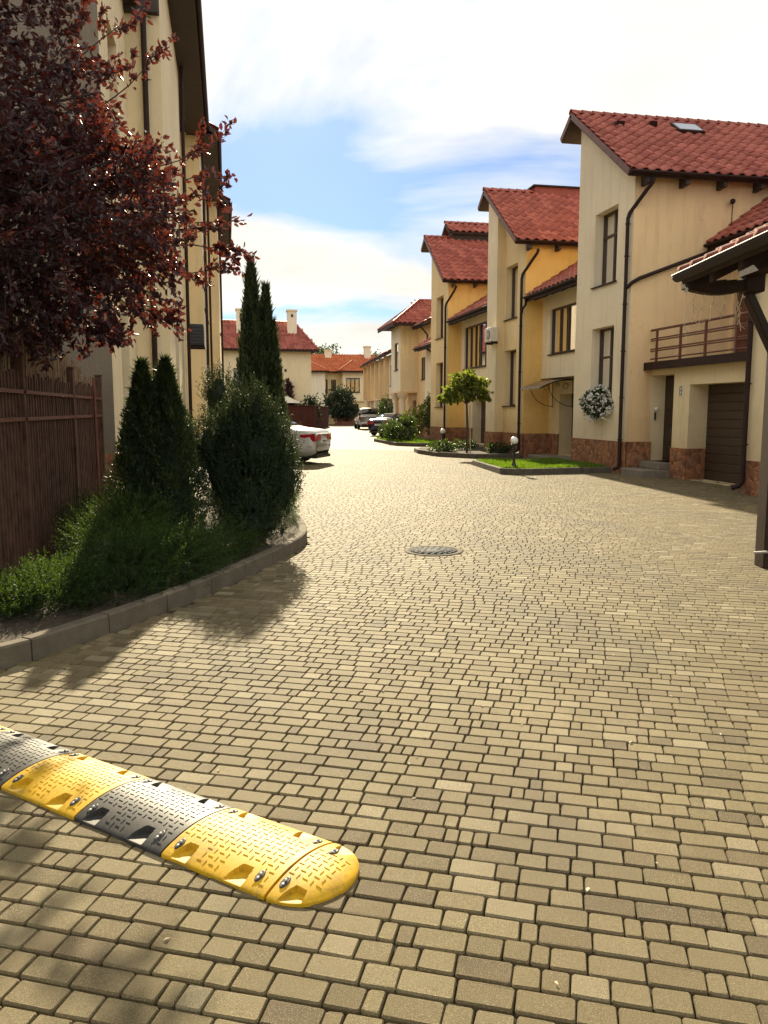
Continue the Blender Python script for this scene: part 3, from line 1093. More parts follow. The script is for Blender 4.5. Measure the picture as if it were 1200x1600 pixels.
def ridge_caps(parent, p0, p1, mat='roof_tile', r=0.10, step=0.33):
    p0, p1 = Vector(p0), Vector(p1)
    L = (p1 - p0).length
    n = max(1, int(round(L / step)))
    d = (p1 - p0) / n
    me = None
    for k in range(n):
        a = p0 + d * k
        mb = MB()
        vs_, fs_ = [], []
        side = Vector((-d.y, d.x, 0)).normalized()
        for (f, rr) in ((-0.04, r * 1.16), (0.14, r * 1.1), (1.0, r * 0.92)):
            for j in range(9):
                t = math.pi * j / 8
                vs_.append(a + d * f + side * (math.cos(t) * rr) + Vector((0, 0, math.sin(t) * rr)))
        for i in range(2):
            for j in range(8):
                fs_.append((i * 9 + j, i * 9 + j + 1, (i + 1) * 9 + j + 1, (i + 1) * 9 + j))
        mb.add(vs_, fs_, True)
        me = mb.mesh('ridge_tile', mat)
        at = me.attributes.new('tint', 'FLOAT', 'POINT')
        at.data.foreach_set('value', np.full(len(vs_), random.uniform(0.05, 0.6), dtype=np.float32))
        place('ridge_tile', me, parent)

def slab(parent, name, mat, p_top, along, down, width, length, th=0.14, z_off=0.0):
    """flat roof deck"""
    M = roof_frame(p_top, along, down)
    mb = MB()
    c = [(0, 0), (width, 0), (width, length), (0, length)]
    lo = [M @ Vector((x, y, -th + z_off)) for x, y in c]
    hi = [M @ Vector((x, y, z_off)) for x, y in c]
    mb.hexa([tuple(p) for p in lo + hi])
    o = mb.build(name, mat, parent)
    return o, M
# ------------------------------------------------------------------ houses
BASES = []
def root_at(name, base, label, cat, group=None):
    """Empty that will stand at the thing's base; its parts are written in scene metres"""
    o = empty(name)
    BASES.append((o, Vector(base)))
    tag(o, label, cat, group)
    return o

FX = (-1, 0, 0); FY = (0, -1, 0)
def plinth(parent, fr, u0, u1, h=0.85, d0=-0.035, d1=0.02, v0=-0.03):
    mb = MB()
    fr.box(mb, u0, u1, v0, h, d0, d1)
    return mb.build('plinth', 'plinth_stone', parent)

def bay_roof(root, Xv, Xb, Ye, Yr, zr, slope=0.7, back=0.85, single=False, gut=True, tilew=None, caps=True, rafters=True):
    """ridge runs along X (away from the street), long slope faces the camera"""
    L = (Yr - Ye) * math.hypot(1, slope)
    W = Xb - Xv
    roof, M = slab(root, 'roof', 'soffit_wood', (Xv, Yr, zr), (1, 0, 0), (0, -1, -slope), W, L, 0.13)
    b2, M2 = slab(roof, 'roof_back', 'soffit_wood', (Xv, Yr + 0.002, zr - 0.002), (1, 0, 0), (0, 1, -slope), W, back, 0.13)
    tw = tilew or W
    tiles(roof, M, tw, L, single=single)
    if tw < W - 0.1:
        tiles(roof, M @ Matrix.Translation((tw, 0, 0)), W - tw, L)
    tiles(roof, M2, W, back)
    if caps:
        ridge_caps(roof, (Xv - 0.02, Yr, zr + 0.03), (Xv + tw, Yr, zr + 0.03))
    ze = zr - slope * (Yr - Ye)
    # verge boards on the street side
    mb = MB()
    d = Vector((0, -1, -slope)).normalized()
    n = Vector((0, -slope, 1)).normalized()
    a = Vector((Xv - 0.025, Yr, zr)); b = a + d * L
    a2, b2_ = a - n * 0.10, b - n * 0.10
    mb.hexa([tuple(a2), tuple(a2 + Vector((0.05, 0, 0))), tuple(b2_ + Vector((0.05, 0, 0))), tuple(b2_), tuple(a + n * 0.05), tuple(a + n * 0.05 + Vector((0.05, 0, 0))), tuple(b + n * 0.05 + Vector((0.05, 0, 0))), tuple(b + n * 0.05)])
    d3 = Vector((0, 1, -slope)).normalized(); n3 = Vector((0, slope, 1)).normalized()
    b = a + d3 * back
    a2, b2_ = a - n3 * 0.10, b - n3 * 0.10
    mb.hexa([tuple(a2), tuple(a2 + Vector((0.05, 0, 0))), tuple(b2_ + Vector((0.05, 0, 0))), tuple(b2_), tuple(a + n3 * 0.05), tuple(a + n3 * 0.05 + Vector((0.05, 0, 0))), tuple(b + n3 * 0.05 + Vector((0.05, 0, 0))), tuple(b + n3 * 0.05)])
    mb.build('verge_board', 'red_rail', roof)
    if gut:
        gutter(roof, (Xv - 0.02, Ye - 0.06, ze + 0.005), (Xb, Ye - 0.06, ze + 0.005), (0, -1, 0), 0.075)
    if rafters:
        k = 0
        x = Xv + 0.5
        while x < Xb - 0.3 and k < 8:
            mb = MB()
            y0_, y1_ = Ye + 0.02, Ye + 0.36
            mb.hexa([(x, y0_, ze - 0.24), (x + 0.1, y0_, ze - 0.24), (x + 0.1, y1_, ze - 0.26), (x, y1_, ze - 0.26),
                     (x, y0_, ze - 0.13), (x + 0.1, y0_, ze - 0.13), (x + 0.1, y1_, ze + 0.08), (x, y1_, ze + 0.08)])
            mb.build('rafter', 'soffit_wood', roof)
            x += 1.05
            k += 1
    return roof, M

def lean_roof(root, Xe, ze, Xw, Y0, Y1, slope=0.7, single=False):
    """mono pitch roof whose eave runs along the street at X = Xe and rises towards +X"""
    L = (Xw - Xe) * math.hypot(1, slope)
    zt = ze + slope * (Xw - Xe)
    roof, M = slab(root, 'wing_roof', 'soffit_wood', (Xw, Y1, zt), (0, -1, 0), (-1, 0, -slope), Y1 - Y0, L, 0.12)
    tiles(roof, M, Y1 - Y0, L, single=single)
    gutter(roof, (Xe - 0.06, Y0, ze + 0.0), (Xe - 0.06, Y1, ze + 0.0), (-1, 0, 0), 0.07)
    mb = MB()
    mb.box(Xe, Xe + 0.03, Y0, Y1, ze - 0.17, ze - 0.02)
    mb.build('fascia', 'brown_metal', roof)
    # rafter tails under the eave
    y = Y0 + 0.35
    while y < Y1 - 0.1:
        mb = MB()
        mb.hexa([(Xe + 0.03, y, ze - 0.22), (Xe + 0.7, y, ze - 0.22 + 0.3), (Xe + 0.7, y + 0.09, ze - 0.22 + 0.3), (Xe + 0.03, y + 0.09, ze - 0.22),
                 (Xe + 0.03, y, ze - 0.12), (Xe + 0.7, y, ze - 0.12 + 0.47), (Xe + 0.7, y + 0.09, ze - 0.12 + 0.47), (Xe + 0.03, y + 0.09, ze - 0.12)])
        mb.build('rafter', 'soffit_wood', roof)
        y += 0.75
    return roof, M

def door(parent, fr, u0, u1, v0, v1, d, mat='door_brown', panels=4, name='door', handle=True):
    mb = MB()
    fr.box(mb, u0, u1, v0, v1, d, d + 0.06)
    o = mb.build(name, mat, parent)
    hh = (v1 - v0) / panels
    for k in range(panels):
        pb = MB()
        fr.box(pb, u0 + 0.08, u1 - 0.08, v0 + hh * k + 0.05, v0 + hh * (k + 1) - 0.05, d - 0.022, d + 0.01)
        bevel_mod(pb.build('panel', mat, o), 0.015, 1)
    if handle:
        hb = MB()
        fr.box(hb, u0 + 0.05, u0 + 0.07, v0 + 1.0, v0 + 1.14, d - 0.06, d - 0.02)
        hb.build('handle', 'steel_bolt', o)
    return o

# ---- house A: nearest on the right, with balcony over the garage
hA = root_at('town_house', (10.25, 19.5, 0), 'cream house with white flower basket and balcony over a brown garage door', 'house', 'row of houses on the right')
X0, Xb = 10.25, 18.5
Y0, Y1, Yr, zr = 19.49, 22.80, 22.72, 10.08
ze = zr - 0.7 * (Yr - Y0) - 0.14
fg = Fr((X0, Y0, 0), (0, 1, 0), FX)
W = Y1 - Y0
wall(hA, 'wall', 'stucco_pale', fg, 0, W, 0, ze, [(0.86, 2.20, 5.10, 7.08, 0.32), (0.86, 2.20, 1.75, 3.95, 0.32)],
     [[(0, ze), (W, ze), (W, zr - 0.2), (0, ze + 0.001)]])
window(hA, fg, 0.86, 2.20, 5.10, 7.08, 0.30, 2, 6.45)
window(hA, fg, 0.86, 2.20, 1.75, 3.95, 0.30, 2, 3.15)
fn = Fr((X0, Y0, 0), (1, 0, 0), FY)
wall(hA, 'side_wall', 'stucco_peach', fn, 0, Xb - X0, 0, ze)
ff = Fr((X0, Y1, 0), (1, 0, 0), (0, 1, 0))
wall(hA, 'rear_wall', 'stucco_cream', ff, 0, Xb - X0, 0, zr - 0.2)
plinth(hA, fg, -0.035, W)
plinth(hA, fn, 0.0, 0.72)
roofA, MA = bay_roof(hA, X0 - 0.36, Xb, Y0 - 0.40, Yr, zr, single=True, tilew=6.3)
downpipe(hA, [(10.52, 19.06, 7.40), (10.50, 19.08, 7.28), (10.42, 19.2, 7.14), (10.19, 19.6, 6.66), (10.16, 19.63, 6.52), (10.16, 19.63, 0.26), (10.13, 19.63, 0.17), (10.02, 19.63, 0.12)], 0.05,
         [(10.16, 19.63, z) for z in (0.9, 2.0, 3.2, 4.4, 5.6, 6.4)], bdir=(0.7, 0, 0))
downpipe(hA, [(12.42, 19.40, 5.80), (12.3, 19.40, 5.72), (10.42, 19.40, 5.02), (10.25, 19.45, 4.92), (10.17, 19.60, 4.80)], 0.05)
# skylight and vent tiles lie on the roof slope
def on_roofA(x, y):
    return MA @ Vector((x, y, 0.07))
mb = MB()
mb.box(0, 0.82, 0, 0.62, 0.02, 0.10)
sk = mb.build('skylight', 'brown_metal', roofA)
sk.matrix_basis = MA @ Matrix.Translation((2.75, 0.62, 0.05))
mb = MB()
mb.box(0.06, 0.76, 0.06, 0.56, 0.095, 0.112)
sg = mb.build('pane', 'skylight_glass', sk)
for (x, y) in ((0.95, 0.78), (2.05, 0.55)):
    mb = MB()
    mb.hexa([(0, 0, 0.03), (0.26, 0, 0.03), (0.26, 0.22, 0.03), (0, 0.22, 0.03), (0.03, 0.02, 0.06), (0.23, 0.02, 0.06), (0.24, 0.22, 0.17), (0.02, 0.22, 0.17)])
    o = mb.build('vent_tile', 'brown_metal', roofA)
    o.matrix_basis = MA @ Matrix.Translation((x, y, 0.03))
# wing with the entrance and the garage
XW = 10.93
fw_ = Fr((XW, 14.4, 0), (0, 1, 0), FX)
holesA = [(4.0, 5.085, 0.36, 2.57, 0.42), (0.30, 3.30, 0.0, 2.29, 0.50)]
wall(hA, 'wing_wall', 'stucco_cream', fw_, 0, 5.09, 0, 2.76, holesA)
door(hA, fw_, 4.0, 5.085, 0.36, 2.57, 0.40, panels=5)
gd = MB(); fw_.box(gd, 0.30, 3.30, 0.0, 2.29, 0.50, 0.56)
gd = gd.build('garage_door', 'garage_brown', hA)
for k in range(11):
    pb = MB()
    fw_.box(pb, 0.34, 3.26, 0.03 + k * 0.205, 0.03 + k * 0.205 + 0.187, 0.482, 0.51)
    bevel_mod(pb.build('slat', 'garage_brown', gd), 0.008, 1)
plinth(hA, fw_, 3.30, 4.0, 0.75)
mb = MB(); mb.box(XW + 0.001, XW + 0.48, 17.665, 17.698, -0.03, 0.75)
mb.build('plinth', 'plinth_stone', hA)
mb = MB(); mb.box(10.12, 11.34, 18.35, 19.44, -0.03, 0.18)
bevel_mod(mb.build('step', 'concrete_step', hA), 0.02)
mb = MB(); mb.box(10.62, 11.34, 18.42, 19.44, 0.182, 0.36)
bevel_mod(mb.build('step', 'concrete_step', hA), 0.02)
mb = MB(); mb.box(10.9, 11.15, 18.78, 18.93, 1.5, 1.62)
# house number plate with its digit
mb = MB(); fw_.box(mb, 3.56, 3.74, 2.02, 2.28, -0.02, 0.0)
npl = mb.build('number_plate', 'sign_plate', hA)
mb = MB()
for (a, b, c_, d_) in ((3.595, 3.705, 2.235, 2.255), (3.595, 3.705, 2.14, 2.16), (3.595, 3.705, 2.045, 2.065), (3.595, 3.615, 2.06, 2.24), (3.685, 3.705, 2.06, 2.24)):
    fw_.box(mb, a, b, c_, d_, -0.024, -0.019)
mb.build('digit', 'sign_ink', npl)
mb = MB()
mb.box(11.02, 11.06, 19.42, 19.45, 1.42, 1.62)
mb.build('intercom', 'ac_dark', hA)
mb = MB()
mb.lathe([(0.0, 0.09), (0.05, 0.07), (0.06, 0.0), (0.0, -0.03)], 11.04, 19.38, 1.68, 12)
mb.build('wall_lamp', 'white_paint', hA)
# balcony
mb = MB(); mb.box(10.72, 13.1, 14.4, 19.485, 2.765, 2.88)
mb.build('balcony_floor', 'concrete_step', hA)
mb = MB(); mb.box(10.68, 10.715, 14.4, 19.485, 2.70, 2.90)
mb.build('balcony_edge', 'brown_metal', hA)
mb = MB()
for z in (3.72, 3.50, 3.45, 3.24, 3.19, 2.99):
    r_ = 0.032 if z > 3.7 else 0.019
    mb.tube([(10.84, 14.42, z), (10.84, 19.44, z)], r_, 8)
rail = mb.build('balcony_rail', 'red_rail', hA)
for y in (14.7, 15.85, 17.0, 18.05, 19.15):
    pb = MB(); pb.box(10.815, 10.865, y - 0.025, y + 0.025, 2.88, 3.70)
    pb.build('baluster', 'red_rail', rail)
fu = Fr((13.1, 14.4, 0), (0, 1, 0), FX)
wall(hA, 'upper_wing_wall', 'stucco_peach', fu, 0, 5.085, 2.88, 5.95, [(4.25, 4.95, 2.9, 4.95, 0.12)])
door(hA, fu, 4.25, 4.95, 2.9, 4.95, 0.08, 'red_rail', 4)
lean_roof(hA, 12.35, 5.93, 16.4, 14.0, 19.485, 0.7)
mb = MB()
mb.tube([(12.92, 19.36, 6.3), (12.92, 19.36, 6.95)], 0.012, 6)
mb.lathe([(0.0, 0.09), (0.06, 0.06), (0.07, 0.0), (0.03, -0.05), (0, -0.06)], 12.92, 19.36, 7.0, 10)
mb.build('roof_sensor', 'brown_metal', hA)

# ---- low front building next to it, only its corner is in view
hN = root_at('garage_annexe', (10.2, 12.4, 0), 'low cream annexe corner with stone plinth behind the wooden canopy post', 'building')
fN = Fr((10.2, 9.6, 0), (0, 1, 0), FX)
wall(hN, 'wall', 'stucco_cream', fN, 0, 4.8, 0, 4.35)
wall(hN, 'rear_wall', 'stucco_cream', Fr((10.2, 14.4, 0), (1, 0, 0), (0, 1, 0)), 0, 3, 0, 4.35)
wall(hN, 'side_wall', 'stucco_cream', Fr((10.2, 9.6, 0), (1, 0, 0), FY), 0, 3, 0, 4.35)
plinth(hN, fN, 0, 4.83, 0.68)
mb = MB(); mb.box(9.95, 13.4, 9.4, 14.5, 4.352, 4.47)
mb.build('roof', 'soffit_wood', hN)
downpipe(hN, [(10.10, 14.33, 4.3), (10.10, 14.33, 0.26), (10.05, 14.36, 0.17), (9.93, 14.42, 0.13)], 0.055, [(10.10, 14.33, z) for z in (1.0, 2.2, 3.4)])

# ---- house B
hB = root_at('town_house', (10.25, 27.0, 0), 'golden house with air conditioner and arched awning over its door', 'house', 'row of houses on the right')
Y0, Y1, Yr, zr = 27.02, 30.20, 30.20, 9.88
ze = zr - 0.7 * (Yr - Y0) - 0.14
fg = Fr((X0, Y0, 0), (0, 1, 0), FX)
W = 2.08
hB_w = [(0.80, 2.0, 4.98, 6.88, 0.30), (0.80, 2.0, 1.83, 3.86, 0.30)]
wall(hB, 'wall', 'stucco_sand', fg, 0, W, 0, ze, hB_w, [[(0, ze), (W, ze), (W, ze + 0.7 * W)]])
for h in hB_w:
    window(hB, fg, h[0], h[1], h[2], h[3], 0.28, 2)
fp = Fr((9.92, 29.1, 0), (0, 1, 0), FX)
wall(hB, 'pier', 'stucco_pale', fp, 0, 1.1, 0, ze + 0.7 * W, (), [[(0, ze + 0.7 * W), (1.1, ze + 0.7 * W), (1.1, ze + 0.7 * (W + 1.1))]])
wall(hB, 'pier_side', 'stucco_sand', Fr((9.92, 29.1, 0), (1, 0, 0), FY), 0, 0.33, 0, ze + 0.7 * W)
wall(hB, 'side_wall', 'stucco_warm_glow', Fr((X0, Y0, 0), (1, 0, 0), FY), 0, Xb - X0, 0, ze)
wall(hB, 'rear_wall', 'stucco_cream', Fr((9.92, Y1, 0), (1, 0, 0), (0, 1, 0)), 0, Xb - 9.92, 0, zr - 0.2)
plinth(hB, fg, -0.035, W - 0.01)
plinth(hB, fp, -0.02, 1.1)
plinth(hB, Fr((X0, Y0, 0), (1, 0, 0), FY), 0.0, 1.05)
mb = MB(); mb.box(9.92, 10.21, 29.07, 29.098, -0.03, 0.85); mb.build('plinth', 'plinth_stone', hB)
roofB, MBx = bay_roof(hB, 9.92 - 0.2, Xb, Y0 - 0.40, Yr, zr)
mb = MB(); mb.box(11.7, 14.5, 30.05, 30.7, zr - 0.2, zr + 0.22)
mb.build('chimney', 'roof_tile', roofB)
mb = MB(); mb.box(11.6, 14.6, 29.95, 30.8, zr + 0.222, zr + 0.28)
mb.build('chimney_cap', 'brown_metal', roofB)
downpipe(hB, [(10.52, 26.6, 7.12), (10.50, 26.62, 7.0), (10.42, 26.75, 6.84), (10.18, 27.14, 6.35), (10.16, 27.17, 6.2), (10.16, 27.17, 0.3), (10.02, 27.17, 0.15)], 0.05, [(10.16, 27.17, z) for z in (1.2, 3.0, 4.6)])
# air conditioner
ac = empty('air_conditioner'); BASES.append((ac, Vector((9.76, 29.2, 4.2))))
tag(ac, 'white air conditioner unit on the golden house pier', 'air conditioner')
mb = MB(); mb.box(9.62, 9.90, 28.82, 29.58, 4.20, 4.72)
bevel_mod(mb.build('case', 'ac_white', ac), 0.02)
mb = MB()
vs_ = []
for k in range(24):
    a = 2 * math.pi * k / 24
    vs_.append((9.612, 29.12 + 0.19 * math.cos(a), 4.46 + 0.19 * math.sin(a)))
mb.prism(vs_, (0.02, 0, 0))
mb.build('fan', 'ac_dark', ac)
mb = MB()
for k in range(6):
    mb.tube([(9.604, 29.12 + 0.185 * math.cos(k * math.pi / 6), 4.46 + 0.185 * math.sin(k * math.pi / 6)), (9.604, 29.12 - 0.185 * math.cos(k * math.pi / 6), 4.46 - 0.185 * math.sin(k * math.pi / 6))], 0.006, 5)
for rr in (0.07, 0.12, 0.17):
    mb.tube([(9.604, 29.12 + rr * math.cos(a), 4.46 + rr * math.sin(a)) for a in np.linspace(0, 2 * math.pi, 20)], 0.006, 5)
mb.build('grille', 'ac_white', ac)
mb = MB(); mb.box(9.66, 9.92, 28.9, 28.94, 4.12, 4.2); mb.box(9.66, 9.92, 29.46, 29.5, 4.12, 4.2)
mb.build('wall_bracket', 'brown_metal', ac)
# wing B
fw_ = Fr((11.24, 22.8, 0), (0, 1, 0), FX)
wall(hB, 'wing_wall', 'stucco_cream', fw_, 0, 4.215, 0, 2.74, [(1.2, 3.36, 0.15, 2.22, 0.5)])
door(hB, fw_, 1.2, 3.36, 0.15, 2.22, 0.48, panels=4)
plinth(hB, fw_, 3.36, 4.18)
fw2 = Fr((10.91, 22.8, 0), (0, 1, 0), FX)
wall(hB, 'upper_wing_wall', 'stucco_pale', fw2, 0, 4.215, 2.74, 5.75, [(0.9, 3.55, 3.56, 5.08, 0.14)])
window(hB, fw2, 0.9, 3.55, 3.56, 5.08, 0.12, 4)
mb = MB(); mb.poly([fw2.p(0, 2.74), fw2.p(4.215, 2.74), fw2.p(4.215, 2.74, 0.34), fw2.p(0, 2.74, 0.34)])
mb.build('overhang_underside', 'stucco_pale', hB)
mb = MB(); fw2.box(mb, 0, 4.2, 2.735, 2.76, -0.03, -0.001)
mb.build('drip_edge', 'brown_metal', hB)
mb = MB(); mb.box(10.3, 11.2, 23.2, 26.6, -0.03, 0.14)
bevel_mod(mb.build('step', 'concrete_step', hB), 0.02)
lean_roof(hB, 10.25, 5.55, 14.0, 22.85, 26.95, 0.62)
downpipe(hB, [(10.2, 26.85, 5.5), (10.22, 26.9, 5.3), (10.16, 27.05, 5.15), (10.16, 27.12, 5.0)], 0.04)
# arched awning on iron scrolls
aw = empty('door_awning'); BASES.append((aw, Vector((10.6, 25.7, 2.3))))
tag(aw, 'small arched brown awning on iron scroll brackets', 'awning')
V, F = [], []
n = 14
for j, y in enumerate((24.9, 26.7)):
    for k in range(n):
        s = k / (n - 1)
        x = 11.2 - 1.2 * s
        V.append((x, y, 2.70 - 0.30 * s ** 2.2))
    for k in range(n):
        s = 1 - k / (n - 1)
        x = 11.2 - 1.2 * s
        V.append((x, y, 2.68 - 0.30 * s ** 2.2))
mb = MB()
N2 = 2 * n
mb.add(V, [(k, (k + 1) % N2, N2 + (k + 1) % N2, N2 + k) for k in range(N2)], True)
mb.build('sheet', 'awning_sheet', aw)
for y in (24.98, 26.62):
    mb = MB()
    mb.tube([(11.18 - 1.15 * s, y, 2.665 - 0.30 * s ** 2.2) for s in np.linspace(0, 1, 9)], 0.014, 6)
    mb.tube([(11.18, y, 2.66), (11.18, y, 1.75)], 0.014, 6)
    mb.tube([(11.18 - 0.85 * math.sin(a), y, 1.80 + 0.80 * (1 - math.cos(a))) for a in np.linspace(0, 1.35, 12)], 0.012, 6)
    for (cx, cz, rr) in ((10.95, 2.45, 0.12), (10.65, 2.5, 0.08)):
        mb.tube([(cx + rr * (1 - 0.5 * q / 12) * math.cos(q * 0.62), y, cz + rr * (1 - 0.5 * q / 12) * math.sin(q * 0.62)) for q in range(14)], 0.009, 5)
    mb.build('scroll_bracket', 'iron_black', aw)

# ---- house C
hC = root_at('town_house', (10.25, 37.0, 0), 'golden house with a raised roof step behind the round clipped tree', 'house', 'row of houses on the right')
Y0, Y1, Yr, zr = 37.02, 40.20, 40.25, 10.22
ze = zr - 0.72 * (Yr - Y0) - 0.14
fg = Fr((X0, Y0, 0), (0, 1, 0), FX)
W = Y1 - Y0
hC_w = [(0.82, 2.15, 5.14, 7.12, 0.30), (0.82, 2.15, 1.82, 3.97, 0.30)]
wall(hC, 'wall', 'stucco_sand', fg, 0, W, 0, ze, hC_w, [[(0, ze), (W, ze), (W, ze + 0.72 * W)]])
for h in hC_w:
    window(hC, fg, h[0], h[1], h[2], h[3], 0.28, 2)
wall(hC, 'side_wall', 'stucco_warm_glow', Fr((X0, Y0, 0), (1, 0, 0), FY), 0, Xb - X0, 0, ze)
wall(hC, 'rear_wall', 'stucco_cream', Fr((X0, Y1, 0), (1, 0, 0), (0, 1, 0)), 0, Xb - X0, 0, zr - 0.2)
plinth(hC, fg, -0.035, W)
plinth(hC, Fr((X0, Y0, 0), (1, 0, 0), FY), 0.0, 0.85)
roofC, MC = bay_roof(hC, X0 - 0.36, Xb, Y0 - 0.40, Yr, zr, 0.72)
r2, M2 = slab(roofC, 'raised_roof', 'soffit_wood', (11.0, 40.5, 11.0), (1, 0, 0), (0, -1, -0.7), 6, 0.95, 0.1)
tl_, M3 = slab(roofC, 'raised_roof_back', 'soffit_wood', (11.0, 40.502, 10.998), (1, 0, 0), (0, 1, -0.7), 6, 0.95, 0.1)
o_tiles_parent = roofC
tiles(o_tiles_parent, M2, 6, 0.95)
mb = MB(); mb.box(11.25, 16.8, 40.0, 41.0, 9.7, 10.62)
mb.build('raised_wall', 'soffit_wood', roofC)
ridge_caps(roofC, (10.98, 40.5, 11.03), (15.0, 40.5, 11.03))
downpipe(hC, [(10.52, 36.6, 7.35), (10.45, 36.7, 7.15), (10.18, 37.14, 6.6), (10.16, 37.17, 6.45), (10.16, 37.17, 0.3)], 0.05, [(10.16, 37.17, z) for z in (1.2, 3.0, 4.6)])
fw_ = Fr((11.12, 30.2, 0), (0, 1, 0), FX)
wall(hC, 'wing_wall', 'stucco_pale', fw_, 0, 6.815, 0, 2.70, [(3.0, 5.6, 0.15, 2.22, 0.45)])
door(hC, fw_, 3.0, 5.6, 0.15, 2.22, 0.43, panels=4)
plinth(hC, fw_, 5.6, 6.79)
plinth(hC, fw_, 0.2, 3.0)
fw2 = Fr((10.90, 30.2, 0), (0, 1, 0), FX)
wall(hC, 'upper_wing_wall', 'stucco_pale', fw2, 0, 6.815, 2.70, 5.95, [(2.6, 6.3, 3.55, 5.45, 0.14)])
window(hC, fw2, 2.6, 6.3, 3.55, 5.45, 0.12, 5)
mb = MB(); mb.poly([fw2.p(0, 2.70), fw2.p(6.8, 2.70), fw2.p(6.8, 2.70, 0.24), fw2.p(0, 2.70, 0.24)])
mb.build('overhang_underside', 'stucco_pale', hC)
lean_roof(hC, 10.25, 5.78, 14.0, 30.3, 36.95, 0.62)
mb = MB(); mb.box(10.2, 11.1, 32.6, 36.2, -0.03, 0.14)
mb.build('step', 'concrete_step', hC)

# ---- house D: bay window on a column
hD = root_at('town_house', (11.2, 52.0, 0), 'peach house with an overhanging bay on a column and hipped red roof', 'house', 'row of houses on the right')
fo = Fr((11.2, 52.0, 0), (0, 1, 0), FX)
wall(hD, 'bay_front', 'stucco_pale', fo, 0, 3.0, 2.9, 7.15, [(0.75, 1.9, 4.3, 6.1, 0.12)])
window(hD, fo, 0.75, 1.9, 4.3, 6.1, 0.10, 1, fw=0.09)
fs_ = Fr((11.2, 52.0, 0), (1, 0, 0), FY)
wall(hD, 'bay_side', 'stucco_cream', fs_, 0, 1.15, 2.9, 7.15)
mb = MB(); mb.box(11.2, 12.35, 52.0, 55.0, 2.80, 2.899); mb.build('bay_floor', 'stucco_peach', hD)
mb = MB()
mb.lathe([(0.26, 0), (0.26, 0.3), (0.19, 0.36), (0.17, 2.3), (0.24, 2.45), (0.34, 2.6), (0.42, 2.8)], 11.45, 52.35, 0, 14)
mb.build('column', 'stucco_pale', hD)
mb = MB()
mb.lathe([(0.26, 0), (0.26, 0.3), (0.19, 0.36), (0.17, 2.3), (0.24, 2.45), (0.34, 2.6), (0.42, 2.8)], 11.45, 54.6, 0, 14)
mb.build('column', 'stucco_pale', hD)
wall(hD, 'wall', 'stucco_peach', Fr((12.35, 48.5, 0), (0, 1, 0), FX), 0, 8.0, 0, 7.15, [(1.2, 2.4, 3.6, 5.0, 0.1), (3.8, 4.9, 0.1, 2.3, 0.2)])
window(hD, Fr((12.35, 48.5, 0), (0, 1, 0), FX), 1.2, 2.4, 3.6, 5.0, 0.08, 2)
door(hD, Fr((12.35, 48.5, 0), (0, 1, 0), FX), 3.8, 4.9, 0.1, 2.3, 0.18, 'red_rail')
wall(hD, 'side_wall', 'stucco_peach', Fr((12.35, 48.5, 0), (1, 0, 0), FY), 0, 6, 0, 7.6)
wall(hD, 'wing_wall', 'stucco_pale', Fr((12.0, 41.0, 0), (0, 1, 0), FX), 0, 7.48, 0, 5.4, [(4.6, 5.6, 3.2, 4.8, 0.1)])
window(hD, Fr((12.0, 41.0, 0), (0, 1, 0), FX), 4.6, 5.6, 3.2, 4.8, 0.08, 2)
plinth(hD, Fr((12.0, 41.0, 0), (0, 1, 0), FX), 0, 7.48, 0.9)
lean_roof(hD, 11.3, 5.35, 14.5, 40.5, 48.45, 0.62)
# hipped roof
def hip_roof(root, x0, x1, y0, y1, ze, h, mat='roof_tile', inset=None, name='roof', along='x'):
    cx = (x0 + x1) / 2; cy = (y0 + y1) / 2
    i_ = inset if inset is not None else min(x1 - x0, y1 - y0) / 2
    zt = ze + h
    if along == 'x': A, B = (x0 + i_, cy, zt), (x1 - i_, cy, zt)
    else: A, B = (cx, y0 + i_, zt), (cx, y1 - i_, zt)
    mb = MB()
    c = [(x0, y0, ze), (x1, y0, ze), (x1, y1, ze), (x0, y1, ze)]
    if along == 'x':
        fcs = [(0, 1, 5, 4), (1, 2, 5), (2, 3, 4, 5), (3, 0, 4)]
    else:
        fcs = [(0, 1, 4), (1, 2, 5, 4), (2, 3, 5), (3, 0, 4, 5)]
    mb.add(c + [A, B], fcs + [(3, 2, 1, 0)])
    roof = mb.build(name, 'soffit_wood', root)
    # tiles on the two faces that can be seen: -Y and -X
    def face(p_l, p_r, t_l, t_r):
        pl, pr = Vector(p_l), Vector(p_r)
        al = (pr - pl).normalized()
        top = Vector(t_l)
        # slope direction
        q = pl + al * ((top - pl).dot(al))
        dn = (q - top)
        Lh = dn.length
        M = roof_frame(tuple(pl + (top - q)), al, dn.normalized())
        Wd = (pr - pl).length
        a = (Vector(t_l) - pl).dot(al); b = (Vector(t_r) - pl).dot(al)
        def mask(x, y):
            s = 1 - y / Lh
            return a * s - 0.1 <= x <= Wd + (b - Wd) * s + 0.1
        tiles(roof, M, Wd, Lh, mat, mask=mask)
    if along == 'x':
        face(c[0], c[1], A, B); face(c[3], c[0], A, A)
    else:
        face(c[0], c[1], A, A); face(c[3], c[0], B, A)
    mb = MB()
    for p in (c[0], c[1], c[3]):
        e = A if (along == 'x' and p[0] == x0) or (along != 'x' and p[1] == y0) else B
        mb.tube([(p[0], p[1], p[2] + 0.06), (e[0], e[1], e[2] + 0.06)], 0.1, 8)
    mb.tube([(A[0], A[1], A[2] + 0.06), (B[0] + 1e-3, B[1], B[2] + 0.06)], 0.1, 8)
    mb.build('hip_ridge', mat, roof)
    mb = MB()
    mb.box(x0 - 0.03, x1 + 0.03, y0 - 0.03, y0, ze - 0.16, ze + 0.02)
    mb.box(x0 - 0.03, x0, y0 + 0.001, y1, ze - 0.16, ze + 0.02)
    mb.build('fascia', 'brown_metal', roof)
    return roof
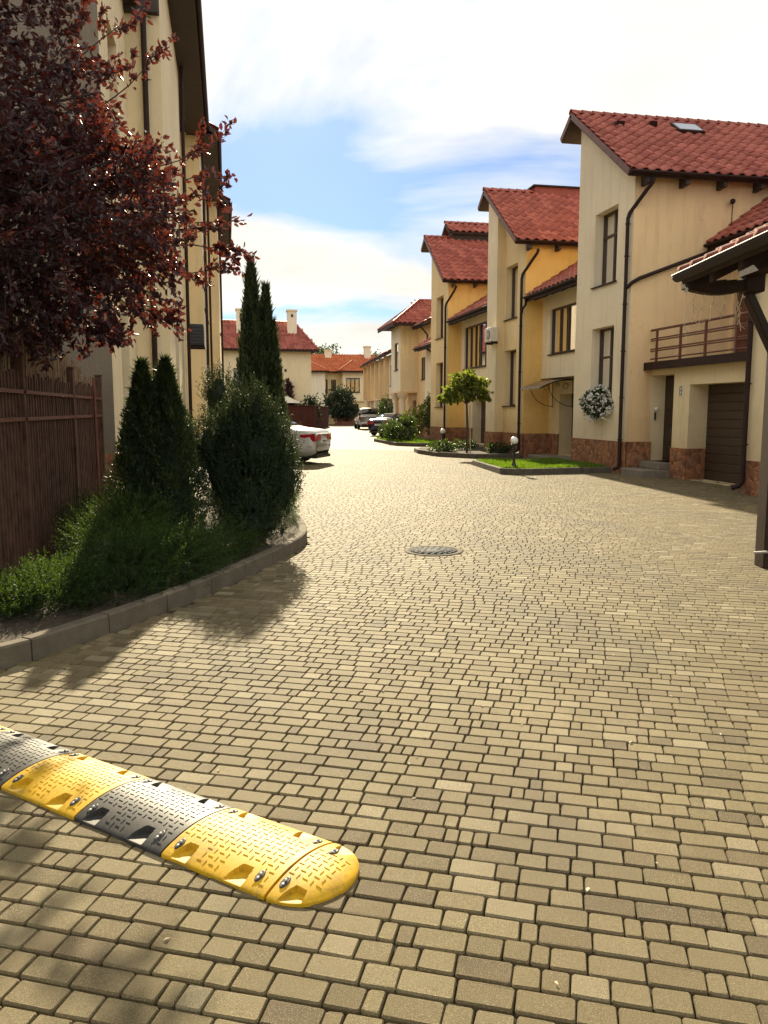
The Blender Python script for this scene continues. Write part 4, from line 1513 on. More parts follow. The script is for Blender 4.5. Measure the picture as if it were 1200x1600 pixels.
hip_roof(hD, 10.5, 17.0, 50.8, 56.2, 7.15, 1.75, inset=2.3)
lean_roof(hD, 11.75, 6.9, 15, 48.2, 50.9, 0.5)
downpipe(hD, [(11.8, 49.0, 6.8), (12.25, 49.0, 6.3), (12.25, 49.0, 0.2)], 0.05)
downpipe(hD, [(11.35, 45.6, 5.2), (11.95, 45.6, 4.8), (11.95, 45.6, 0.2)], 0.05)
plinth(hD, Fr((12.35, 48.5, 0), (0, 1, 0), FX), 0, 3.8, 0.8)

# ---- terrace E beyond, slightly turned with the street
def turned(o, ang):
    return Fr(o, (math.sin(ang), math.cos(ang), 0), (-math.cos(ang), math.sin(ang), 0))
e_lab = ['far cream terrace unit nearest the column house', 'far cream terrace unit between two alike units', 'far cream terrace unit by the end of the street']
ang = R(3.6)
ud = Vector((math.sin(ang), math.cos(ang), 0)); nd = Vector((-math.cos(ang), math.sin(ang), 0))
for k in range(3):
    o0 = Vector((12.35, 60.0, 0)) + ud * (6.2 * k)
    hE = root_at('terrace_unit', tuple(o0), e_lab[k], 'house', 'far terrace on the right')
    fr = Fr(tuple(o0), tuple(ud), tuple(nd))
    hs = [(0.9, 1.6, 3.5, 5.1, 0.15), (3.9, 4.6, 3.5, 5.1, 0.15)]
    wall(hE, 'wall', 'stucco_pale', fr, 0, 6.18, 2.6, 5.9, hs)
    for h in hs:
        window(hE, fr, *h[:4], 0.12, 1, fw=0.08)
    for u in (2.3, 5.5):
        m2 = MB(); fr.box(m2, u, u + 0.5, 2.6, 5.85, -0.35, -0.01); m2.build('pier', 'stucco_peach', hE)
    lower = Fr(tuple(o0 - nd * 1.0), tuple(ud), tuple(nd))
    wall(hE, 'lower_wall', 'stucco_peach', lower, 0, 6.18, 0, 2.6, [(1.0, 2.0, 0.05, 2.2, 0.15), (3.6, 5.2, 0.05, 2.2, 0.15)])
    door(hE, lower, 1.0, 2.0, 0.05, 2.2, 0.13)
    door(hE, lower, 3.6, 5.2, 0.05, 2.2, 0.13)
    m2 = MB(); fr.box(m2, 0, 6.18, 2.5, 2.598, 0.0, 1.0); m2.build('overhang_underside', 'stucco_peach', hE)
    for u in (0.1, 2.9, 5.7):
        m2 = MB(); fr.box(m2, u, u + 0.32, 0, 2.5, 0.02, 0.34); m2.build('column', 'stucco_pale', hE)
    wall(hE, 'side_wall', 'stucco_peach', Fr(tuple(o0), tuple(-nd), tuple(-ud)), 0, 6, 0, 5.9)
    pt = o0 - nd * 3.6 + ud * 6.2 + Vector((0, 0, 7.9))
    rf, M = slab(hE, 'roof', 'soffit_wood', tuple(pt), tuple(-ud), tuple((nd * 1.0 + Vector((0, 0, -0.48))).normalized()), 6.3, 4.75, 0.14)
    tiles(rf, M, 6.3, 4.75)
# ---- end of the street: orange roofed house facing the camera
hF = root_at('end_house', (12.5, 95, 0), 'far house with bright orange roof closing the street', 'house')
fF = Fr((4.0, 95, 0), (1, 0, 0), FY)
hs = [(7.0, 7.7, 3.7, 5.2, 0.15), (8.1, 8.7, 3.9, 5.2, 0.15), (12.2, 12.9, 3.5, 5.2, 0.15), (7.0, 7.8, 0.4, 2.4, 0.15)]
wall(hF, 'wall', 'stucco_sand', fF, 0, 14, 0, 6.2, hs)
for h in hs: window(hF, fF, *h[:4], 0.12, 1, fw=0.09)
rf, M = slab(hF, 'roof', 'soffit_wood', (3.2, 98.0, 8.3), (1, 0, 0), (0, -1, -0.62), 14.6, 4.2, 0.15)
tiles(rf, M, 14.6, 4.2, 'roof_tile_orange')
slab(rf, 'roof_back', 'soffit_wood', (3.2, 98.01, 8.295), (1, 0, 0), (0, 1, -0.62), 14.6, 4.2, 0.15)
for (x, z1) in ((11.7, 8.7), (16.5, 9.2)):
    mb = MB(); mb.box(x, x + 0.75, 97.2, 98.0, 6.8, z1); c_ = mb.build('chimney', 'stucco_pale', rf)
    mb = MB(); mb.box(x - 0.08, x + 0.83, 97.12, 98.08, z1 + 0.002, z1 + 0.14); mb.build('chimney_cap', 'stucco_sand', c_)
fB = Fr((13.25, 93.2, 0), (1, 0, 0), FY)
wall(hF, 'bay_wall', 'stucco_cream', fB, 0, 2.6, 2.75, 6.1, [(0.35, 2.0, 3.65, 5.35, 0.15)])
window(hF, fB, 0.35, 2.0, 3.65, 5.35, 0.12, 3, fw=0.09)
wall(hF, 'bay_side', 'stucco_sand', Fr((13.25, 93.2, 0), (0, 1, 0), FX), 0, 1.8, 0, 6.1)
fB2 = Fr((13.25, 93.5, 0), (1, 0, 0), FY)
wall(hF, 'bay_lower_wall', 'stucco_sand', fB2, 0, 2.6, 0, 2.75, [(0.9, 1.9, 0.1, 2.35, 0.15)])
door(hF, fB2, 0.9, 1.9, 0.1, 2.35, 0.12, 'interior')
mb = MB(); fB.box(mb, 0, 2.6, 2.65, 2.748, 0, 0.3); mb.build('overhang_underside', 'stucco_sand', hF)
hip_roof(hF, 12.7, 16.4, 92.6, 97.5, 6.1, 1.25, 'roof_tile_orange', 1.85, 'bay_roof', 'y')
fL = Fr((9.6, 93.4, 0), (1, 0, 0), FY)
wall(hF, 'left_bay_wall', 'stucco_pale', fL, 0, 1.6, 0, 6.1)
hip_roof(hF, 8.0, 11.6, 92.9, 97.5, 6.1, 1.0, 'roof_tile_orange', 1.8, 'bay_roof', 'y')
wb = root_at('garden_wall', (13.6, 88, 0), 'low red brick garden wall before the orange roofed house', 'wall')
for k in range(10):
    for r_ in range(3):
        mb = MB(); mb.box(11.6 + k * 0.42 + (r_ % 2) * 0.2, 11.6 + k * 0.42 + 0.40 + (r_ % 2) * 0.2, 88, 88.25, r_ * 0.27, r_ * 0.27 + 0.255)
        mb.build('block', 'brick_red', wb)
mb = MB(); mb.box(11.55, 16.1, 87.96, 88.29, 0.812, 0.87); mb.build('coping', 'brick_red', wb)

# ---- house M on the left with big red roof and chimney
hM = root_at('red_roof_house', (3, 70, 0), 'cream house with big red hipped roof and tall chimney beyond the brown fence', 'house')
fM = Fr((-3, 70, 0), (1, 0, 0), FY)
wall(hM, 'wall', 'stucco_cream', fM, 0, 10.2, 0, 6.75, [(3.6, 4.6, 3.6, 5.2, 0.12), (7.9, 8.1, 4.9, 5.15, 0.1)])
window(hM, fM, 3.6, 4.6, 3.6, 5.2, 0.1, 2, fw=0.08)
mb = MB(); fM.box(mb, 7.9, 8.1, 4.9, 5.15, 0.06, 0.1); mb.build('vent', 'ac_dark', hM)
wall(hM, 'side_wall', 'stucco_cream', Fr((7.2, 70, 0), (0, 1, 0), (1, 0, 0)), 0, 7, 0, 6.75)
rM = hip_roof(hM, -3.6, 7.75, 69.4, 77.4, 6.75, 2.65, 'roof_tile', 1.7)
for (x, z1) in ((5.35, 10.2), (0.95, 10.2)):
    mb = MB(); mb.box(x, x + 0.8, 71.6, 72.5, 7.2, z1); c_ = mb.build('chimney', 'stucco_pale', rM)
    mb = MB(); mb.box(x - 0.07, x + 0.87, 71.53, 72.57, z1 + 0.002, z1 + 0.14); mb.build('chimney_cap', 'stucco_sand', c_)
    mb = MB(); mb.box(x + 0.3, x + 0.5, 71.57, 71.6, z1 - 0.5, z1 - 0.25); mb.build('flue_opening', 'ac_dark', c_)

# ---- brown board fence in front of it
bf = root_at('board_fence', (5, 66, 0), 'dark red brown board fence at the bend of the street', 'fence')
def fence_run(p0, p1, h=1.95, step=0.5):
    p0, p1 = Vector((*p0, 0)), Vector((*p1, 0))
    L = (p1 - p0).length
    n = int(L / step)
    d = (p1 - p0) / n
    nn = Vector((-d.y, d.x, 0)).normalized() * 0.02
    for k in range(n):
        a = p0 + d * (k + 0.02); b = p0 + d * (k + 0.98)
        off = nn * (0.5 if k % 2 else 0)
        mb = MB()
        mb.hexa([tuple(a + off), tuple(b + off), tuple(b + nn + off), tuple(a + nn + off), tuple(a + off + Vector((0, 0, h))), tuple(b + off + Vector((0, 0, h))), tuple(b + nn + off + Vector((0, 0, h))), tuple(a + nn + off + Vector((0, 0, h)))])
        mb.build('board', 'fence_panel', bf)
    mb = MB()
    mb.tube([tuple(p0 + Vector((0, 0, h + 0.03))), tuple(p1 + Vector((0, 0, h + 0.03)))], 0.05, 6)
    mb.build('top_rail', 'fence_panel', bf)
fence_run((1.5, 66), (6.95, 65.6))
fence_run((6.95, 65.6), (9.9, 80))
um = root_at('patio_umbrella', (5.0, 69, 0), 'open cream patio umbrella showing over the brown fence', 'umbrella')
mb = MB()
n = 8
V = [(5.0, 69, 2.85)] + [(5.0 + 1.35 * math.cos(2 * math.pi * k / n + 0.3), 69 + 1.35 * math.sin(2 * math.pi * k / n + 0.3), 2.25) for k in range(n)]
mb.add(V, [(0, 1 + k, 1 + (k + 1) % n) for k in range(n)])
mb.build('canopy', 'umbrella_cloth', um)
mb = MB(); mb.tube([(5, 69, 0), (5, 69, 2.84)], 0.03, 8); mb.build('pole', 'white_paint', um)

# ---- left row
hL = root_at('tall_house', (-3, 18, 0), 'tall cream house with dark eaves behind the red leaved tree', 'house', 'row of houses on the left')
ZL = 11.0
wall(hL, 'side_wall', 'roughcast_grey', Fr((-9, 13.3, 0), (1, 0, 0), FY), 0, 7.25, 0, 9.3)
fl = Fr((-1.75, 13.3, 0), (0, 1, 0), (1, 0, 0))
hs = [(1.0, 2.2, 5.6, 8.0, 0.25), (1.2, 2.4, 1.6, 3.6, 0.25)]
wall(hL, 'wall', 'stucco_cream', fl, 0, 3.7, 0, 9.3, hs)
for h in hs: window(hL, fl, *h[:4], 0.22, 2)
plinth(hL, fl, 0, 3.7, 1.0)
plinth(hL, Fr((-9, 13.3, 0), (1, 0, 0), FY), 0, 7.28, 1.0)
wall(hL, 'bay_side', 'stucco_cream', Fr((-1.75, 17.0, 0), (1, 0, 0), FY), 0, 0.65, 0, 9.2)
mb = MB(); mb.box(-2.2, -1.12, 16.85, 16.99, 9.2, 10.9); mb.build('eave_end_panel', 'soffit_wood', hL)
fl2 = Fr((-1.1, 17.0, 0), (0, 1, 0), (1, 0, 0))
hs = [(1.8, 3.0, 1.7, 3.9, 0.25), (1.8, 3.0, 5.3, 7.3, 0.25), (4.4, 5.6, 1.7, 3.9, 0.25), (4.4, 5.6, 5.3, 7.3, 0.25)]
wall(hL, 'bay_wall', 'stucco_cream', fl2, 0, 6.8, 0, ZL, hs)
for h in hs: window(hL, fl2, *h[:4], 0.22, 2)
plinth(hL, fl2, 0, 6.8, 1.0)
wall(hL, 'recess_wall', 'stucco_cream', Fr((-1.55, 23.8, 0), (0, 1, 0), (1, 0, 0)), 0, 5.2, 0, ZL, [(1.4, 2.6, 1.7, 3.9, 0.2), (1.4, 2.6, 5.3, 7.3, 0.2)])
for v in (1.7, 5.3): window(hL, Fr((-1.55, 23.8, 0), (0, 1, 0), (1, 0, 0)), 1.4, 2.6, v, v + 2.1, 0.18, 2)
wall(hL, 'block_top', 'stucco_cream', Fr((-9, 17.0, 0), (1, 0, 0), FY), 0, 7.25, 9.2, ZL)
mb = MB(); mb.box(-9, -1.5, 13.1, 16.98, 9.3, 9.45); mb.build('lower_roof', 'soffit_wood', hL)
def left_roof(root, Xe, z, Y0, Y1, depth=5.0, slope=0.65):
    L = depth * math.hypot(1, slope)
    rf, M = slab(root, 'roof', 'soffit_wood', (Xe - depth, Y0, z + slope * depth), (0, 1, 0), (1, 0, -slope), Y1 - Y0, L, 0.16)
    tiles(rf, M, Y1 - Y0, L)
    gutter(rf, (Xe + 0.05, Y0, z), (Xe + 0.05, Y1, z), (1, 0, 0), 0.075)
    mb = MB(); mb.box(Xe - 0.64, Xe - 0.01, Y0, Y1, z - 0.16, z - 0.13); mb.build('soffit', 'soffit_wood', rf)
    mb = MB()
    mb.prism([(Xe - depth, Y0 + 0.01, z - 0.1), (Xe - 0.5, Y0 + 0.01, z - 0.1), (Xe - 0.5, Y0 + 0.01, z + 0.2), (Xe - depth, Y0 + 0.01, z + slope * depth - 0.17)], (0, 0.03, 0))
    mb.build('gable_board', 'soffit_wood', rf)
    return rf
left_roof(hL, -0.48, ZL, 16.6, 29.0)
downpipe(hL, [(-1.4, 16.92, 9.2), (-1.4, 16.92, 0.2)], 0.055, [(-1.4, 16.92, z) for z in (2, 4, 6, 8)])
downpipe(hL, [(-1.0, 23.5, 10.9), (-1.02, 23.5, 0.2)], 0.05)
hL2 = root_at('tall_house', (-2, 33, 0), 'tall cream house next after the first on the left side', 'house', 'row of houses on the left')
f2 = Fr((-0.72, 29.0, 0), (0, 1, 0), (1, 0, 0))
hs = [(1.2, 2.5, 1.7, 3.9, 0.2), (1.2, 2.5, 5.3, 7.3, 0.2), (5.0, 6.3, 1.7, 3.9, 0.2), (5.0, 6.3, 5.3, 7.3, 0.2)]
wall(hL2, 'wall', 'stucco_pale', f2, 0, 8.5, 0, 10.95, hs)
for h in hs: window(hL2, f2, *h[:4], 0.18, 2)
wall(hL2, 'side_wall', 'stucco_sand', Fr((-6, 29.0, 0), (1, 0, 0), FY), 0, 5.28, 0, 10.95)
left_roof(hL2, -0.10, 10.95, 28.7, 37.6)
downpipe(hL2, [(-0.62, 29.3, 10.8), (-0.62, 29.3, 0.2)], 0.05)
downpipe(hL2, [(-0.62, 36.8, 10.8), (-0.62, 36.8, 0.2)], 0.05)
hL3 = root_at('tall_house', (-1.5, 46, 0), 'tall cream house last of the left side row with red tile slope', 'house', 'row of houses on the left')
f3 = Fr((-0.25, 37.5, 0), (0, 1, 0), (1, 0, 0))
hs = [(2.0, 3.3, 1.7, 3.9, 0.2), (2.0, 3.3, 5.3, 7.3, 0.2), (8, 9.3, 1.7, 3.9, 0.2), (8, 9.3, 5.3, 7.3, 0.2)]
wall(hL3, 'wall', 'stucco_cream', f3, 0, 13, 0, 10.9, hs)
for h in hs: window(hL3, f3, *h[:4], 0.18, 2)
wall(hL3, 'side_wall', 'stucco_sand', Fr((-6, 37.5, 0), (1, 0, 0), FY), 0, 5.75, 0, 10.9)
left_roof(hL3, 0.32, 10.9, 37.7, 50.4)
downpipe(hL3, [(-0.15, 38.0, 10.8), (-0.15, 38.0, 0.2)], 0.05)
lb = root_at('wall_ac_unit', (-0.85, 24.5, 3.6), 'grey ribbed air conditioner box on the tall left house wall', 'air conditioner')
mb = MB(); mb.box(-1.08, -0.62, 24.2, 24.95, 3.55, 4.15)
bevel_mod(mb.build('case', 'cast_iron', lb), 0.02)
for k in range(6):
    mb = MB(); mb.box(-1.04, -0.66, 24.185, 24.2, 3.6 + k * 0.09, 3.65 + k * 0.09); mb.build('louvre', 'ac_dark', lb)
mb = MB(); mb.box(-1.1, -0.6, 24.25, 24.3, 3.47, 3.548); mb.box(-1.1, -0.6, 24.8, 24.85, 3.47, 3.548); mb.build('wall_bracket', 'brown_metal', lb)

# ------------------------------------------------------------------ picket fence on the left, reed mat behind it
pf = root_at('picket_fence', (-1.95, 9.5, 0.1), 'brown metal picket fence beside the planting bed', 'fence')
FXX = -1.95
for y in (5.6, 8.3, 10.85, 13.15):
    mb = MB(); mb.box(FXX - 0.045, FXX + 0.045, y - 0.045, y + 0.045, 0.0, 2.20)
    po = bevel_mod(mb.build('post', 'picket_brown', pf), 0.006)
    mb = MB(); mb.box(FXX - 0.055, FXX + 0.055, y - 0.055, y + 0.055, 2.202, 2.225); mb.build('post_cap', 'picket_brown', po)
for z in (1.86, 1.60):
    mb = MB(); mb.box(FXX + 0.02, FXX + 0.045, 5.6, 13.1, z - 0.018, z + 0.018)
    mb.build('rail', 'red_rail', pf)
y = 5.68
pk = MB(); pk.box(-0.011, 0.011, -0.026, 0.026, 0, 1)
pkm = pk.mesh('picket', 'picket_brown')
while y < 13.1:
    o = place('picket', pkm, pf, (FXX + random.uniform(-0.004, 0.004), y, 0.06))
    o.scale = (1, 1, 1.98 + random.uniform(-0.03, 0.03))
    y += 0.115
mb = MB(); mb.tube([(FXX + 0.07, 12.3, 0.05), (FXX + 0.07, 12.25, 2.15)], 0.02, 8); mb.build('brace_pole', 'red_rail', pf)
rm = root_at('reed_screen', (-2.02, 9.5, 0.1), 'ragged dry reed screen standing behind the picket fence', 'screen')
V, F = [], []
tn = []
y = 5.4
n_ = 0
while y < 13.2:
    top = (2.55 if y < 10.9 else 2.35 - 0.12 * (y - 10.9)) + random.uniform(-0.22, 0.1) - (0.25 if 10.6 < y < 10.95 else 0)
    r_ = random.uniform(0.006, 0.011)
    x = -2.03 + random.uniform(-0.02, 0.02)
    dx, dy = random.uniform(-0.03, 0.03), random.uniform(-0.03, 0.03)
    b = len(V)
    for (z, ox, oy) in ((0.05, 0, 0), (top, dx, dy)):
        for k in range(4):
            a = k * math.pi / 2
            V.append((x + ox + r_ * math.cos(a), y + oy + r_ * math.sin(a), z))
    for k in range(4):
        F.append((b + k, b + (k + 1) % 4, b + 4 + (k + 1) % 4, b + 4 + k))
    y += random.uniform(0.008, 0.018)
o = place('reeds', np_mesh('reeds', V, F, 'reed'), rm)
o['kind'] = 'stuff'

# ------------------------------------------------------------------ wooden canopy with tiled roof, right edge
E1 = Vector((math.cos(R(11)), -math.sin(R(11)), 0)); E2 = Vector((math.sin(R(11)), math.cos(R(11)), 0))
def cp(l, d, z):
    return tuple(E1 * l + E2 * d + Vector((0, 0, z)))
def cbox(mb, l0, l1, d0, d1, z0, z1):
    return mb.hexa([cp(l0, d0, z0), cp(l1, d0, z0), cp(l1, d1, z0), cp(l0, d1, z0), cp(l0, d0, z1), cp(l1, d0, z1), cp(l1, d1, z1), cp(l0, d1, z1)])
gc = root_at('gate_canopy', cp(4.3, 8.4, 0), 'dark timber canopy with red tiles on a wooden post', 'canopy')
mb = MB(); cbox(mb, 4.06, 4.26, 8.42, 8.64, 0.0, 3.3); post = bevel_mod(mb.build('post', 'dark_wood', gc), 0.012)
mb = MB(); mb.tube([cp(3.99, 8.50, 0.16), cp(4.08, 8.38, 0.19)], 0.014, 8); mb.build('bolt', 'steel_bolt', post)
mb = MB(); cbox(mb, 4.06, 4.26, 4.3, 4.52, 0.0, 3.3); bevel_mod(mb.build('post', 'dark_wood', gc), 0.012)
mb = MB(); cbox(mb, 4.03, 4.25, 4.2, 8.7, 3.302, 3.5); mb.build('beam', 'dark_wood', gc)
mb = MB(); cbox(mb, 3.60, 3.78, 4.2, 8.35, 3.02, 3.18); mb.build('beam', 'dark_wood', gc)
# knob, brace and outrigger
mb = MB(); cbox(mb, 3.62, 3.82, 8.22, 8.40, 2.86, 3.22); bevel_mod(mb.build('knob', 'dark_wood', gc), 0.02)
mb = MB()
a, b = Vector(cp(3.66, 8.32, 2.98)), Vector(cp(4.12, 8.52, 2.30))
dz = Vector((0, 0, 0.17))
w = E2 * 0.07
mb.hexa([tuple(a - w - dz), tuple(a + w - dz), tuple(b + w - dz), tuple(b - w - dz), tuple(a - w), tuple(a + w), tuple(b + w), tuple(b - w)])
bevel_mod(mb.build('brace', 'dark_wood', gc), 0.012)
mb = MB()
for k in range(6):
    s0, s1 = k / 6, (k + 1) / 6
    f = lambda s: (3.02 + 0.62 * s, 2.90 - 0.06 * math.sin(s * math.pi * 0.9))
    (l0, z0), (l1, z1) = f(s0), f(s1)
    mb.hexa([cp(l0, 8.24, z0), cp(l1, 8.24, z1), cp(l1, 8.36, z1), cp(l0, 8.36, z0), cp(l0, 8.24, 2.975), cp(l1, 8.24, 2.985), cp(l1, 8.36, 2.985), cp(l0, 8.36, 2.975)])
mb.build('outrigger', 'dark_wood', gc)
sl = 0.5
Lc = 2.2 * math.hypot(1, sl)
rf, M = slab(gc, 'roof', 'dark_wood', cp(2.95 + 2.2, 8.17, 2.965 + sl * 2.2), tuple(-E2), tuple((-E1 + Vector((0, 0, -sl))).normalized()), 4.3, Lc, 0.05)
tiles(rf, M, 4.3, Lc, 'roof_tile_dark', single=True)
for k in range(7):
    d0 = 8.05 - k * 0.6
    mb = MB()
    mb.hexa([cp(2.98, d0, 2.84), cp(5.1, d0, 2.84 + sl * 2.12), cp(5.1, d0 + 0.09, 2.84 + sl * 2.12), cp(2.98, d0 + 0.09, 2.84), cp(2.98, d0, 2.92), cp(5.1, d0, 2.92 + sl * 2.12), cp(5.1, d0 + 0.09, 2.92 + sl * 2.12), cp(2.98, d0 + 0.09, 2.92)])
    mb.build('rafter', 'dark_wood', gc)
gutter(gc, cp(2.92, 8.19, 3.005), cp(2.92, 4.2, 3.005), tuple(-E1), 0.06, 'brown_metal')
mb = MB(); mb.tube([cp(2.86, 8.19, 3.01), cp(2.86, 4.2, 3.01)], 0.006, 6); mb.build('gutter_rim', 'steel_bolt', gc)
dv = root_at('dry_vines', cp(3.3, 8.3, 2.9), 'thin dry vine strands hanging under the tiled canopy', 'vine')
for k, l in enumerate((3.06, 3.17, 3.27, 3.37, 3.46, 3.56, 3.63)):
    ln = random.uniform(0.3, 0.55)
    pts = []
    x_ = 0
    for q in range(9):
        pts.append(cp(l + x_, 8.3 + 0.3 * x_, 2.94 - ln * q / 8))
        x_ += random.uniform(-0.025, 0.025)
    mb = MB(); mb.tube(pts, 0.0035, 5)
    for q in range(5):
        p = Vector(pts[random.randint(3, 8)])
        mb.tube([tuple(p), tuple(p + Vector((random.uniform(-.05, .05), random.uniform(-.03, .03), -random.uniform(0.02, 0.06))))], 0.003, 4)
    mb.build('strand', 'stake_wood', dv)

# ------------------------------------------------------------------ lawns, beds and their kerbs on the right
def area(name, label_kind, poly, z, mat, kerb_open, kh=0.16, stone=0.9):
    r_ = empty(name)
    tag(r_, kind='structure')
    mb = MB(); mb.poly([(p[0], p[1], z) for p in poly]); mb.build('soil', mat, r_)
    P = np.array(kerb_open, float)
    pts = []
    L = 0
    for i in range(len(P) - 1):
        n = max(2, int(np.linalg.norm(P[i + 1] - P[i]) / 0.1))
        for s in range(n): pts.append(P[i] + (P[i + 1] - P[i]) * s / n)
    pts.append(P[-1]); pts = np.array(pts)
    L = np.linalg.norm(np.diff(pts, axis=0), axis=1).sum()
    kerb_run('kerb', (pts, L), r_, kh, 0.10, 'kerb_dark', stone)
    return r_
LA = [(7.35, 23.6), (7.02, 20.1), (7.35, 19.75), (10.1, 19.95)]
area('lawn', '', [(7.38, 23.7), (7.1, 20.15), (7.4, 19.85), (10.1, 20.05), (10.2, 22.9), (10.1, 23.6)], 0.13, 'soil', LA)
LB = [(7.35, 31.5), (7.2, 30.2), (7.42, 28.2), (8.4, 26.75), (10.1, 26.7)]
area('flower_bed', '', [(7.4, 31.4), (7.3, 30.2), (7.5, 28.25), (8.45, 26.85), (10.2, 26.8), (10.2, 33), (8, 33)], 0.11, 'soil', LB)
LC = [(7.9, 43.5), (7.65, 42.2), (7.75, 37.0), (8.6, 36.0), (10.1, 35.8)]
area('flower_bed', '', [(8.0, 43.4), (7.75, 42.2), (7.85, 37.05), (8.65, 36.1), (10.2, 35.9), (10.2, 43.5)], 0.11, 'soil', LC)

# ------------------------------------------------------------------ globe lamps
def lamp_meshes():
    mb = MB()
    mb.lathe([(0.11, 0.0), (0.11, 0.03), (0.075, 0.06), (0.05, 0.14), (0.032, 0.2), (0.028, 0.50), (0.045, 0.52), (0.03, 0.55), (0.03, 0.60)], 0, 0, 0, 16)
    a = mb.mesh('pole', 'iron_black')
    mb = MB(); mb.lathe([(0.03, 0.60), (0.085, 0.615), (0.09, 0.65), (0.05, 0.66)], 0, 0, 0, 16)
    mb.tube([(-0.13, 0, 0.44), (-0.06, 0, 0.40), (0, 0, 0.42), (0.06, 0, 0.40), (0.13, 0, 0.44)], 0.012, 6)
    b = mb.mesh('collar', 'iron_black')
    mb = MB(); mb.lathe([(0.102 * math.sin(t), 0.745 - 0.102 * math.cos(t)) for t in np.linspace(0.25, math.pi, 14)], 0, 0, 0, 22)
    c = mb.mesh('globe', 'globe_glass')
    return a, b, c
lm = lamp_meshes()
for (p, lab) in (((7.46, 20.25, 0.13), 'low white globe lamp on the green lawn edge'), ((8.25, 30.4, 0.11), 'low white globe lamp before the round clipped tree'), ((9.3, 42.6, 0.11), 'low white globe lamp among the far bushes')):
    r_ = empty('globe_lamp', p)
    tag(r_, lab, 'lamp', 'garden globe lamps')
    for nm, me in zip(('pole', 'collar', 'globe'), lm):
        place(nm, me, r_)
